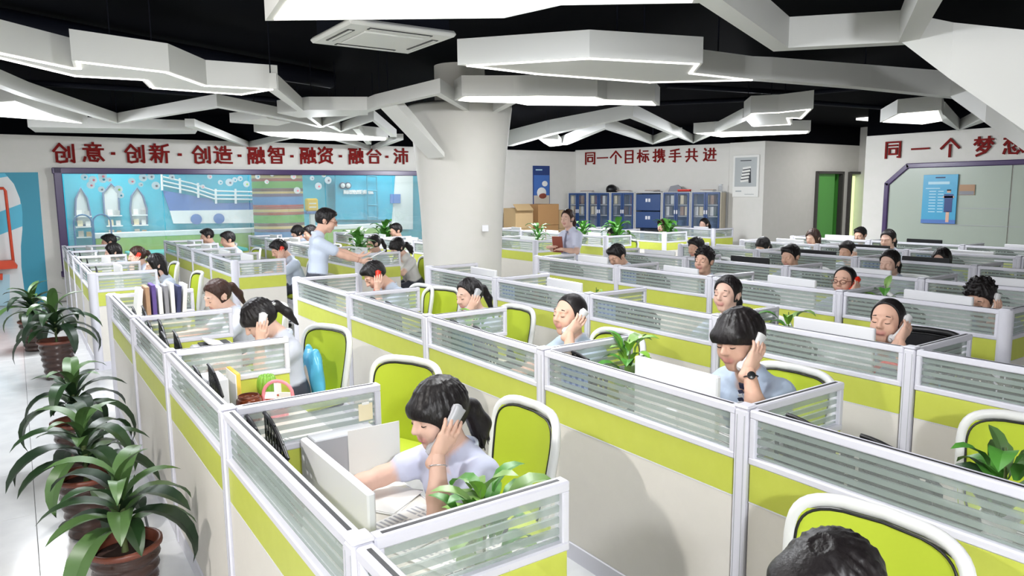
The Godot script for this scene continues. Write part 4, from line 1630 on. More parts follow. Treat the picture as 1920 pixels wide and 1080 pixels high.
func structure() -> void:
	# floor: grout bed with square polished tiles along the visible aisle
	var mb := MB.new()
	mb.box(Vector3(7.0, -0.104, -6.0), Vector3(20.4, 0.2, 18.0))
	var fl := struct("floor", mb.mesh(), M.grout)
	var tile := boxm(Vector3(0.797, 0.012, 0.797), 0.0015)
	for i in range(-3, 4):
		for j in 19:
			part("tile", tile, M.floor_tile, fl, Vector3(-0.44 + i * 0.8, -0.002, -13.95 + 0.8 * j - 0.0))
	mb = MB.new()
	for i in range(4, 22):
		for j in 19:
			mb.box(Vector3(-0.44 + i * 0.8, -0.002, -13.95 + 0.8 * j), Vector3(0.797, 0.012, 0.797))
	part("tile", mb.mesh(), M.floor_tile, fl).set_meta("kind", "stuff")
	# ceiling slab and dark upper walls
	mb = MB.new()
	mb.box(Vector3(7.0, 3.38, -6.0), Vector3(20.4, 0.2, 18.0))
	struct("ceiling", mb.mesh(), M.ceiling_black)
	# back wall with the long window opening
	mb = MB.new()
	for b in [[-2.9, 0.66, 0.0, 2.8], [8.4, 12.2, 0.0, 2.8], [0.66, 8.4, 2.26, 2.8], [0.66, 8.4, 0.0, 0.45]]:
		mb.box(Vector3((b[0] + b[1]) * 0.5, (b[2] + b[3]) * 0.5, -14.58), Vector3(b[1] - b[0], b[3] - b[2], 0.16))
	struct("wall_back", mb.mesh(), M.wall_white)
	mb = MB.new()
	mb.box(Vector3(4.6, 3.05, -14.6), Vector3(15.2, 0.48, 0.16))
	struct("wall_back_upper", mb.mesh(), M.ceiling_black)
	# the wall behind the cabinets runs askew
	var A := Vector3(12.02, 0, -14.5)
	var B := Vector3(13.466, 0, -10.75)
	var d := (B - A).normalized()
	var q := Basis(d, Vector3.UP, d.cross(Vector3.UP))
	mb = MB.new()
	mb.box((A + B) * 0.5 + Vector3(0, 1.42, 0) + Vector3.UP.cross(d) * 0.1, Vector3((B - A).length() + 0.1, 2.84, 0.2), 0.0, q)
	struct("wall_cabinets", mb.mesh(), M.wall_white)
	mb = MB.new()
	mb.box((A + B) * 0.5 + Vector3(0, 3.06, 0) + Vector3.UP.cross(d) * 0.12, Vector3((B - A).length() + 0.1, 0.44, 0.2), 0.0, q)
	struct("wall_cabinets_upper", mb.mesh(), M.ceiling_black)
	# pier with the framed picture, corridor wall with the doors
	mb = MB.new()
	var C := Vector3(13.36, 0, -10.72)
	var D := Vector3(13.5, 0, -9.9)
	d = (D - C).normalized()
	q = Basis(d, Vector3.UP, d.cross(Vector3.UP))
	mb.box((C + D) * 0.5 + Vector3(0, 1.42, 0) + Vector3.UP.cross(d) * 0.15, Vector3((D - C).length(), 2.84, 0.3), 0.0, q)
	struct("wall_pier", mb.mesh(), M.wall_white)
	mb = MB.new()
	for b in [[13.5, 15.42, 0.0, 2.84], [15.42, 16.52, 2.2, 2.84], [16.52, 16.78, 0.0, 2.84], [16.78, 17.9, 2.2, 2.84]]:
		mb.box(Vector3((b[0] + b[1]) * 0.5, (b[2] + b[3]) * 0.5, -9.98), Vector3(b[1] - b[0], b[3] - b[2], 0.16))
	struct("wall_corridor", mb.mesh(), M.wall_white)
	mb = MB.new()
	mb.box(Vector3(15.2, 3.07, -10.0), Vector3(4.4, 0.46, 0.2))
	struct("wall_corridor_upper", mb.mesh(), M.ceiling_black)
	mb = MB.new()
	mb.box(Vector3(17.3, 1.64, -5.0), Vector3(0.2, 3.28, 10.2))
	struct("wall_corridor_end", mb.mesh(), M.wall_white)
	# right wall with the frosted window
	mb = MB.new()
	mb.box(Vector3(13.1, 1.375, -2.43), Vector3(0.2, 2.75, 9.86))
	struct("wall_right", mb.mesh(), M.wall_white)
	mb = MB.new()
	mb.box(Vector3(13.12, 3.02, -2.43), Vector3(0.2, 0.53, 9.86))
	struct("wall_right_upper", mb.mesh(), M.ceiling_black)
	mb = MB.new()
	mb.box(Vector3(-2.9, 1.64, -6.0), Vector3(0.2, 3.28, 17.4))
	struct("wall_left", mb.mesh(), M.wall_white)
	mb = MB.new()
	mb.box(Vector3(5.1, 1.64, 2.5), Vector3(16.2, 3.28, 0.2))
	struct("wall_front", mb.mesh(), M.wall_white)
	var lt := thing("corridor_lamp", "flat ceiling lamp in the corridor by the green door", "ceiling light", Vector3(15.2, 3.25, -8.4))
	bx(lt, "diffuser", Vector3.ZERO, Vector3(0.9, 0.04, 0.4), M.panel_light)
	var al := AreaLight3D.new()
	al.name = "lamp"
	lt.add_child(al)
	al.area_size = Vector2(0.9, 0.4)
	al.light_energy = 4.0
	al.area_range = 20.0
	al.shadow_enabled = true
	al.position = Vector3(0, -0.04, 0)
	al.rotation.x = -PI / 2
	# dark ducts under the slab
	for e in [["broad dark air duct across the ceiling above the air conditioner", [Vector3(-0.283, 3.15, -6.854), Vector3(1.263, 3.15, -7.663), Vector3(3.266, 3.15, -8.549)]], ["thin dark pipe under the ceiling, left above the zigzag ribbon", [Vector3(-0.298, 3.1, -10.227), Vector3(1.222, 3.1, -10.138), Vector3(3.463, 3.1, -10.336)]], ["dark pipe under the ceiling above the cabinets", [Vector3(7.948, 3.1, -8.079), Vector3(9.043, 3.1, -6.703), Vector3(12.374, 3.1, -6.341)]], ["second thin dark pipe under the ceiling, beside the notched light box", [Vector3(7.109, 3.15, -6.745), Vector3(9.344, 3.15, -6.304), Vector3(9.625, 3.15, -5.231)]]]:
		var t := thing("ceiling_pipe", e[0], "pipe", e[1][0])
		var pb := MB.new()
		var pts := []
		var rr := []
		for p in e[1]:
			pts.append(p - e[1][0])
			rr.append(0.1 if e[0].begins_with("broad") else 0.035)
		pb.tube(pts, rr, 10)
		part("pipe", pb.mesh(), M.duct_black, t)
	# round column that flares upwards
	mb = MB.new()
	var prof := []
	for i in 17:
		var f := i / 16.0
		prof.append(Vector2(0.462 + 0.03 * f + 0.13 * pow(f, 3.0), 2.78 * f))
	prof.append(Vector2(0.62, 2.82))
	prof.append(Vector2(0.3, 2.83))
	prof.append(Vector2(0.3, 3.28))
	mb.lathe(prof, 56, Vector3(4.50, 0, -7.60))
	var col := struct("column", mb.mesh(), M.wall_white)
	bx(col, "socket_plate", Vector3(4.495, 1.381, -7.065), Vector3(0.075, 0.075, 0.012), M.plastic_white, 0.003, Basis(Vector3.UP, -0.52))


func back_window() -> void:
	var w := Node3D.new()
	w.name = "window_1"
	w.set_meta("kind", "structure")
	w.position = Vector3(0.66, 0.45, -14.5)
	add_child(w)
	bx(w, "window_frame", Vector3(3.87, 1.77, 0.02), Vector3(7.9, 0.1, 0.16), M.purple, 0.01)
	bx(w, "window_frame", Vector3(0.0, 0.9, 0.02), Vector3(0.12, 1.84, 0.16), M.purple, 0.01)
	bx(w, "window_frame", Vector3(7.74, 0.9, 0.02), Vector3(0.12, 1.84, 0.16), M.purple, 0.01)
	bx(w, "window_frame", Vector3(3.87, 0.02, 0.02), Vector3(7.9, 0.1, 0.16), M.purple, 0.01)
	for i in 5:
		bx(w, "glass_pane", Vector3(0.78 + 1.53 * i + 0.06, 0.89, 0), Vector3(1.515, 1.66, 0.01), M.clear_glass)
	# round stickers on the glass
	var disc := MB.new()
	disc.lathe([Vector2(0, 0), Vector2(0.5, 0), Vector2(0.5, 0.004), Vector2(0, 0.004)], 14)
	var dm := disc.mesh()
	for e in [Vector3(1.048, 2.115, -14.48), Vector3(1.172, 2.07, -14.48), Vector3(1.133, 1.978, -14.48), Vector3(1.322, 2.134, -14.48), Vector3(1.424, 2.07, -14.48), Vector3(1.326, 2.079, -14.48), Vector3(1.289, 1.904, -14.48), Vector3(1.552, 1.903, -14.48), Vector3(1.578, 1.8, -14.48), Vector3(1.772, 2.043, -14.48), Vector3(1.956, 2.109, -14.48), Vector3(1.913, 1.986, -14.48), Vector3(2.087, 2.129, -14.48), Vector3(2.155, 1.967, -14.48), Vector3(2.431, 2.121, -14.48), Vector3(3.086, 2.133, -14.48), Vector3(3.435, 2.024, -14.48), Vector3(3.536, 2.074, -14.48), Vector3(3.749, 1.993, -14.48), Vector3(3.635, 2.095, -14.48), Vector3(3.969, 2.137, -14.48), Vector3(4.138, 2.034, -14.48), Vector3(4.249, 2.18, -14.48), Vector3(4.67, 2.14, -14.48), Vector3(4.732, 1.864, -14.48), Vector3(5.051, 2.109, -14.48), Vector3(5.3, 2.175, -14.48), Vector3(5.177, 1.948, -14.48), Vector3(5.386, 2.067, -14.48), Vector3(2.951, 1.945, -14.48), Vector3(3.27, 2.024, -14.48)]:
		var s := rng.randf_range(0.08, 0.15)
		var o := part("bubble_sticker", dm, M.bubble, w, e - w.position, Basis(Vector3.RIGHT, PI / 2) * Basis.from_scale(Vector3(s, 1, s)))
		part("sticker_dot", dm, [M.teal_flat, M.pink, M.green_wall, M.file_grey][rng.randi() % 4], o, Vector3(0.1, 0.003, 0.05), Basis.from_scale(Vector3(0.3, 1, 0.3)))
	# the playroom behind the glass
	var mb := MB.new()
	mb.box(Vector3(4.5, 1.5, -16.3), Vector3(9.6, 3.0, 0.2))
	mb.box(Vector3(-0.2, 1.5, -15.45), Vector3(0.2, 3.0, 1.6))
	mb.box(Vector3(9.2, 1.5, -15.45), Vector3(0.2, 3.0, 1.6))
	struct("wall_playroom", mb.mesh(), M.teal)
	mb = MB.new()
	mb.box(Vector3(4.5, 3.05, -15.45), Vector3(9.6, 0.1, 1.75))
	struct("ceiling_playroom", mb.mesh(), M.wall_white)
	mb = MB.new()
	mb.box(Vector3(4.5, -0.05, -15.45), Vector3(9.6, 0.1, 1.75))
	struct("floor_playroom", mb.mesh(), M.mural_grey)
	for x in [1.6, 4.4, 7.2]:
		var lt := thing("playroom_lamp", "flat ceiling lamp inside the blue playroom, %s along the glass" % ["first", "second", "third"][int((x - 1.6) / 2.8 + 0.1)], "ceiling light", Vector3(x, 2.97, -15.4))
		bx(lt, "diffuser", Vector3.ZERO, Vector3(1.2, 0.02, 0.5), M.panel_light)
		var al := AreaLight3D.new()
		al.name = "lamp"
		lt.add_child(al)
		al.area_size = Vector2(1.2, 0.5)
		al.light_energy = 4.5
		al.area_range = 20.0
		al.shadow_enabled = true
		al.position = Vector3(0, -0.03, 0)
		al.rotation.x = -PI / 2
	var Z := -16.2
	# boats standing as shelves
	for e in [["boat-shaped white shelf behind the glass, nearest the purple frame edge", [Vector3(1.091, 1.949, -16.15), Vector3(1.182, 1.745, -16.15), Vector3(1.214, 1.457, -16.15), Vector3(1.242, 1.23, -16.15), Vector3(0.993, 1.238, -16.15), Vector3(0.966, 1.463, -16.15), Vector3(0.997, 1.747, -16.15)]], ["boat-shaped white shelf behind the glass, beside the ship railing", [Vector3(2.062, 1.945, -16.15), Vector3(2.156, 1.775, -16.15), Vector3(2.206, 1.519, -16.15), Vector3(2.195, 1.23, -16.15), Vector3(1.918, 1.239, -16.15), Vector3(1.909, 1.525, -16.15), Vector3(1.946, 1.777, -16.15)]], ["house-shaped white shelf behind the glass, between two boat shelves", [Vector3(1.61, 2.029, -16.15), Vector3(1.729, 1.884, -16.15), Vector3(1.712, 1.393, -16.15), Vector3(1.454, 1.399, -16.15), Vector3(1.459, 1.844, -16.15)]]]:
		var t := thing("wall_shelf", e[0], "shelf", Vector3(e[1][0].x, 1.2, Z))
		flat_shape(t, "back_panel", e[1], 0.0, 0.03, M.mural_grey)
		for k in 3:
			var lo: Vector3 = e[1][e[1].size() / 2]
			bx(t, "shelf_board", Vector3(0.0, 0.45 - k * 0.2 - 0.25, 0.08), Vector3(0.28, 0.02, 0.12), M.mural_white)
			bx(t, "display_card", Vector3(-0.06, 0.52 - k * 0.2 - 0.25, 0.07), Vector3(0.09, 0.11, 0.02), [M.paper, M.paper_cream, M.sand][k])
			bx(t, "display_card", Vector3(0.07, 0.51 - k * 0.2 - 0.25, 0.07), Vector3(0.08, 0.09, 0.02), [M.poster_grey, M.paper, M.card_light][k])
		var rim := MB.new()
		var pts := []
		var rr := []
		for p in e[1]:
			pts.append(Vector3(p.x, p.y, Z + 0.06) - t.position)
			rr.append(0.018)
		rim.tube(pts, rr, 6, 1.0, Vector3(0, 0, 1), true)
		part("edge", rim.mesh(), M.cabinet_dark, t)
	# ship
	var ship := thing("ship_relief", "white and blue ship side with railing behind the glass", "wall decoration", Vector3(4.0, 1.4, Z + 0.02))
	flat_shape(ship, "hull_stripe", [Vector3(2.524, 1.889, -16.15), Vector3(3.434, 1.705, -16.15), Vector3(3.503, 1.615, -16.15), Vector3(4.339, 1.613, -16.15), Vector3(4.331, 1.463, -16.15), Vector3(2.626, 1.477, -16.15)], 0.0, 0.05, M.hull_blue)
	flat_shape(ship, "hull", [Vector3(2.626, 1.477, -16.15), Vector3(4.331, 1.463, -16.15), Vector3(4.315, 1.173, -16.15), Vector3(2.679, 1.214, -16.15)], 0.0, 0.06, M.mural_white)
	for q in [345, 380]:
		var c := MB.new()
		c.lathe([Vector2(0, 0), Vector2(0.11, 0), Vector2(0.11, 0.02), Vector2(0, 0.02)], 16)
		var o := part("porthole", c.mesh(), M.hull_blue, ship, Vector3([Vector3(3.115, 1.29, -16.1)][0].x + (0.0 if q == 345 else 0.45), [Vector3(3.115, 1.29, -16.1)][0].y, Z + 0.09) - ship.position, Basis(Vector3.RIGHT, PI / 2))
	var rails := [[Vector3(2.516, 2.166, -16.1), Vector3(3.079, 2.027, -16.1), Vector3(3.508, 1.871, -16.1), Vector3(4.339, 1.843, -16.1)], [Vector3(2.51, 2.081, -16.1), Vector3(3.073, 1.94, -16.1), Vector3(3.502, 1.782, -16.1), Vector3(4.334, 1.763, -16.1)], [Vector3(2.504, 1.996, -16.1), Vector3(3.068, 1.863, -16.1), Vector3(3.498, 1.704, -16.1), Vector3(4.33, 1.682, -16.1)]]
	for r in rails:
		var tb := MB.new()
		var pts := []
		for p in r:
			pts.append(p - ship.position)
		tb.tube(pts, [0.018, 0.018, 0.018, 0.018], 6)
		part("rail", tb.mesh(), M.mural_white, ship)
	for r in [[Vector3(2.519, 2.22, -16.1), Vector3(2.507, 1.889, -16.1)], [Vector3(2.852, 2.135, -16.1), Vector3(2.842, 1.832, -16.1)], [Vector3(3.193, 2.038, -16.1), Vector3(3.184, 1.731, -16.1)], [Vector3(3.532, 1.916, -16.1), Vector3(3.524, 1.604, -16.1)], [Vector3(3.931, 1.914, -16.1), Vector3(3.924, 1.597, -16.1)], [Vector3(4.331, 1.912, -16.1), Vector3(4.313, 1.59, -16.1)]]:
		var tb := MB.new()
		tb.tube([r[0] - ship.position, r[1] - ship.position], [0.024, 0.024], 6)
		part("rail_post", tb.mesh(), M.mural_white, ship)
	# counter and low green wall
	var ct := thing("playroom_counter", "white-topped lime counter under the ship behind the glass", "counter", Vector3(4.2, 0, -15.95))
	bx(ct, "counter_top", Vector3(0.2, 1.03, 0.0), Vector3(6.4, 0.10, 0.3), M.mural_white, 0.01)
	bx(ct, "counter_front", Vector3(0.2, 0.5, -0.02), Vector3(6.3, 0.96, 0.24), M.green_wall)
	var pool := thing("ball_pool", "aqua-topped yellow pool box behind the glass", "pool", Vector3(2.75, 0, -15.25))
	bx(pool, "pool_wall", Vector3(0, 0.33, 0), Vector3(2.2, 0.66, 0.9), M.pool_yellow, 0.02)
	bx(pool, "water", Vector3(0, 0.70, 0), Vector3(2.1, 0.06, 0.84), M.aqua, 0.01)
	var arch := thing("blue_arch_frame", "blue tubular double arch stand behind the glass by the frame edge", "stand", Vector3(1.0, 0, -15.05))
	for x in [0.0, 0.3]:
		var tb := MB.new()
		var pts := [Vector3(x - 0.14, 0, 0)]
		var rr := [0.014]
		for i in 9:
			var f := PI - PI * i / 8.0
			pts.append(Vector3(x + 0.14 * cos(f), 1.32 + 0.14 * sin(f), 0.05))
			rr.append(0.014)
		pts.append(Vector3(x + 0.14, 0, 0)); rr.append(0.014)
		tb.tube(pts, rr, 8, 1.0, Vector3(0, 0, 1))
		part("arch_tube", tb.mesh(), M.pole_blue, arch)
	var wheel := thing("ship_wheel_stand", "small dark ship wheel stand behind the glass, under the first boat shelf", "stand", Vector3(1.42, 0, -14.85))
	var hb := MB.new()
	hb.tube([Vector3(0, 0, 0), Vector3(0, 0.98, 0)], [0.05, 0.03], 8)
	part("pedestal", hb.mesh(), M.navy, wheel)
	hb = MB.new()
	var ring := []
	var rr2 := []
	for i in 18:
		ring.append(Vector3(cos(TAU * i / 18) * 0.13, 1.02 + sin(TAU * i / 18) * 0.05, sin(TAU * i / 18) * 0.11))
		rr2.append(0.014)
	hb.tube(ring, rr2, 6, 1.0, Vector3.UP, true)
	part("wheel_ring", hb.mesh(), M.navy, wheel)
	# striped round pillar
	var sp := thing("striped_pillar", "round pillar in painted plank stripes of green, blue, rust and cream", "pillar decoration", [Vector3(4.531, 1.176, -15.1)][0] * Vector3(1, 0, 1))
	var bands := [["band_blue", 14], ["band_red", 5], ["band_cream", 6], ["band_rust", 6], ["band_green", 14], ["band_brown", 6], ["band_cream", 5], ["band_plum", 6], ["band_blue", 16], ["band_red", 5], ["band_rust", 4], ["band_cream", 6], ["band_rust", 6], ["band_green", 16], ["band_brown", 6], ["band_cream", 6], ["band_plum", 6], ["band_blue", 12], ["band_rust", 8], ["band_cream", 8], ["band_green", 20]]
	var y := 2.36
	for b in bands:
		var hh: float = b[1] * 0.01
		var cyl := MB.new()
		cyl.lathe([Vector2(0.5, y - hh + 0.002), Vector2(0.505, y - hh * 0.5), Vector2(0.5, y - 0.002)], 32)
		part("plank_band", cyl.mesh(), M[b[0]], sp)
		y -= hh
	var core := MB.new()
	core.lathe([Vector2(0.0, 0.0), Vector2(0.492, 0.0), Vector2(0.492, 2.98), Vector2(0, 2.98)], 24)
	part("core", core.mesh(), M.band_blue, sp)
	# right-hand part: deep teal board with ladder, goggles, caption
	var board := thing("teal_board", "bright teal display board with ladder and white caption behind the glass", "wall decoration", Vector3(7.2, 1.5, -16.0))
	flat_shape(board, "board", [Vector3(6.117, 2.287, -15.95), Vector3(7.623, 2.299, -15.95), Vector3(7.486, 1.156, -15.95), Vector3(6.083, 1.197, -15.95)], 0.0, 0.04, M.teal_deep)
	flat_shape(board, "side_board", [Vector3(7.623, 2.299, -15.95), Vector3(8.092, 2.303, -15.95), Vector3(8.05, 0.904, -15.95), Vector3(7.465, 0.925, -15.95)], 0.0, 0.03, M.mural_grey)
	flat_shape(board, "blue_square", [Vector3(7.456, 1.768, -15.9), Vector3(7.722, 1.765, -15.9), Vector3(7.715, 1.548, -15.9), Vector3(7.448, 1.552, -15.9)], 0.05, 0.02, M.hull_blue)
	for r in [[Vector3(6.84, 2.241, -15.85), Vector3(6.825, 1.165, -15.85)], [Vector3(7.08, 2.243, -15.85), Vector3(7.068, 1.158, -15.85)]]:
		var tb := MB.new()
		tb.tube([r[0] - board.position, r[1] - board.position], [0.016, 0.016], 6)
		part("ladder_rail", tb.mesh(), M.teal_flat, board)
	for r in [[Vector3(6.838, 2.192, -15.85), Vector3(7.078, 2.181, -15.85)], [Vector3(6.838, 1.86, -15.85), Vector3(7.079, 1.846, -15.85)], [Vector3(6.826, 1.526, -15.85), Vector3(7.067, 1.509, -15.85)], [Vector3(6.828, 1.24, -15.85), Vector3(7.07, 1.221, -15.85)]]:
		var tb := MB.new()
		tb.tube([r[0] - board.position, r[1] - board.position], [0.018, 0.018], 6)
		part("ladder_rung", tb.mesh(), M.teal_flat, board)
	var cap_keys := ["rong", "zi", "zao", "zhi", "xiang", "he", "xin", "pei", "yi"]
	for i in 9:
		var p: Vector3 = [Vector3(6.334, 1.827, -15.9)][0].lerp([Vector3(6.979, 1.822, -15.9)][0], i / 8.0)
		part("caption_character", glyph(cap_keys[i], 0.095, 12.0), M.mural_white, board, Vector3(p.x, p.y, -15.95) - board.position)
	for x in [0.0, 0.13]:
		var g := MB.new()
		g.lathe([Vector2(0, 0), Vector2(0.075, 0), Vector2(0.075, 0.03), Vector2(0, 0.03)], 16)
		var o := part("goggle", g.mesh(), M.navy, board, Vector3(6.262, 1.973, -15.93) + Vector3(x, 0, 0) - board.position, Basis(Vector3.RIGHT, PI / 2))
		part("goggle_lens", g.mesh(), M.mural_grey, o, Vector3(0, 0.004, 0), Basis.from_scale(Vector3(0.72, 1, 0.72)))
	var yb := thing("yellow_toy_box", "bright yellow toy block with white face behind the glass", "toy", Vector3(5.437, 1.552, -15.7))
	bx(yb, "block", Vector3.ZERO, Vector3(0.26, 0.28, 0.16), M.yellow, 0.03)
	bx(yb, "white_bar", Vector3(0, 0.03, 0.082), Vector3(0.16, 0.025, 0.006), M.mural_white)
	bx(yb, "white_bar", Vector3(0, -0.05, 0.082), Vector3(0.16, 0.025, 0.006), M.mural_white)
	bx(yb, "blue_base", Vector3(0, -0.17, 0), Vector3(0.3, 0.06, 0.2), M.hull_blue, 0.01)
	bx(yb, "stand", Vector3(0, -0.80, 0), Vector3(0.1, 1.2, 0.1), M.mural_white)
	slogan("dark red Chinese slogan on creativity running above the blue window", ["chuang", "yi", "dot", "chuang", "xin", "dot", "chuang", "zao", "dot", "rong", "zhi", "dot", "rong", "zi", "dot", "rong", "he", "dot", "pei"], [Vector3(0.782, 2.507, -14.49), Vector3(1.216, 2.535, -14.49), Vector3(1.515, 2.524, -14.49), Vector3(1.858, 2.522, -14.49), Vector3(2.256, 2.54, -14.49), Vector3(2.594, 2.528, -14.49), Vector3(2.971, 2.526, -14.49), Vector3(3.351, 2.534, -14.49), Vector3(3.653, 2.53, -14.49), Vector3(3.963, 2.537, -14.49), Vector3(4.355, 2.555, -14.49), Vector3(4.661, 2.54, -14.49), Vector3(4.987, 2.558, -14.49), Vector3(5.356, 2.576, -14.49), Vector3(5.675, 2.561, -14.49), Vector3(6.015, 2.567, -14.49), Vector3(6.425, 2.587, -14.49), Vector3(6.722, 2.57, -14.49), Vector3(7.064, 2.588, -14.49)], Basis(), 0.325)


func left_mural() -> void:
	var t := thing("wall_mural", "teal, white and blue wall mural beside the purple window frame", "mural", Vector3(0.0, 1.0, -14.5))
	flat_shape(t, "teal_field", [Vector3(-0.619, 2.176, -14.5), Vector3(0.385, 2.192, -14.5), Vector3(0.37, 0.79, -14.5), Vector3(0.364, -0.052, -14.5), Vector3(-0.808, 0.036, -14.5)], 0.001, 0.006, M.teal_flat)
	flat_shape(t, "white_field", [Vector3(-0.619, 2.176, -14.5), Vector3(-0.069, 2.171, -14.5), Vector3(0.038, 1.999, -14.5), Vector3(0.099, 1.762, -14.5), Vector3(0.115, 1.516, -14.5), Vector3(0.093, 1.251, -14.5), Vector3(0.048, 0.969, -14.5), Vector3(0.027, 0.631, -14.5), Vector3(0.035, 0.27, -14.5), Vector3(0.062, -0.032, -14.5), Vector3(-0.808, 0.036, -14.5)], 0.008, 0.004, M.mural_white)
	flat_shape(t, "blue_band", [Vector3(-0.685, 1.433, -14.5), Vector3(-0.186, 1.549, -14.5), Vector3(0.114, 1.674, -14.5), Vector3(0.115, 1.516, -14.5), Vector3(0.098, 1.304, -14.5), Vector3(-0.218, 1.175, -14.5), Vector3(-0.717, 1.067, -14.5)], 0.013, 0.004, M.sea_blue)
	flat_shape(t, "blue_corner", [Vector3(-0.619, 2.176, -14.5), Vector3(-0.069, 2.171, -14.5), Vector3(-0.038, 2.12, -14.5), Vector3(-0.635, 1.999, -14.5)], 0.013, 0.004, M.sea_blue)
	flat_shape(t, "blue_foot", [Vector3(-0.766, 0.511, -14.5), Vector3(-0.143, 0.517, -14.5), Vector3(-0.187, -0.007, -14.5), Vector3(-0.808, 0.036, -14.5)], 0.013, 0.004, M.poster_pale)
	var b := MB.new()
	var pts := []
	var rr := []
	for p in [Vector3(-0.293, 1.93, -14.4), Vector3(-0.11, 1.929, -14.4), Vector3(-0.086, 1.886, -14.4), Vector3(-0.081, 1.349, -14.4), Vector3(-0.076, 0.716, -14.4)]:
		pts.append(p); rr.append(0.022)
	var cr := thing("orange_crane_lamp", "orange-red bent pole on a red base before the wall mural", "toy crane", Vector3(pts[4].x, pts[4].y, -14.4))
	var q := []
	for p in pts:
		q.append(p - cr.position)
	b.tube(q, rr, 8, 1.0, Vector3(0, 0, 1))
	part("pole", b.mesh(), M.orange, cr)
	flat_shape(cr, "base", [Vector3(-0.533, 0.762, -14.4), Vector3(-0.079, 0.761, -14.4), Vector3(-0.022, 0.669, -14.4), Vector3(-0.032, 0.625, -14.4), Vector3(-0.545, 0.625, -14.4)], -0.04, 0.2, M.orange)
	flat_shape(cr, "drawer", [Vector3(-0.553, 0.539, -14.4), Vector3(-0.235, 0.542, -14.4), Vector3(-0.243, 0.445, -14.4), Vector3(-0.561, 0.444, -14.4)], -0.04, 0.12, M.orange)


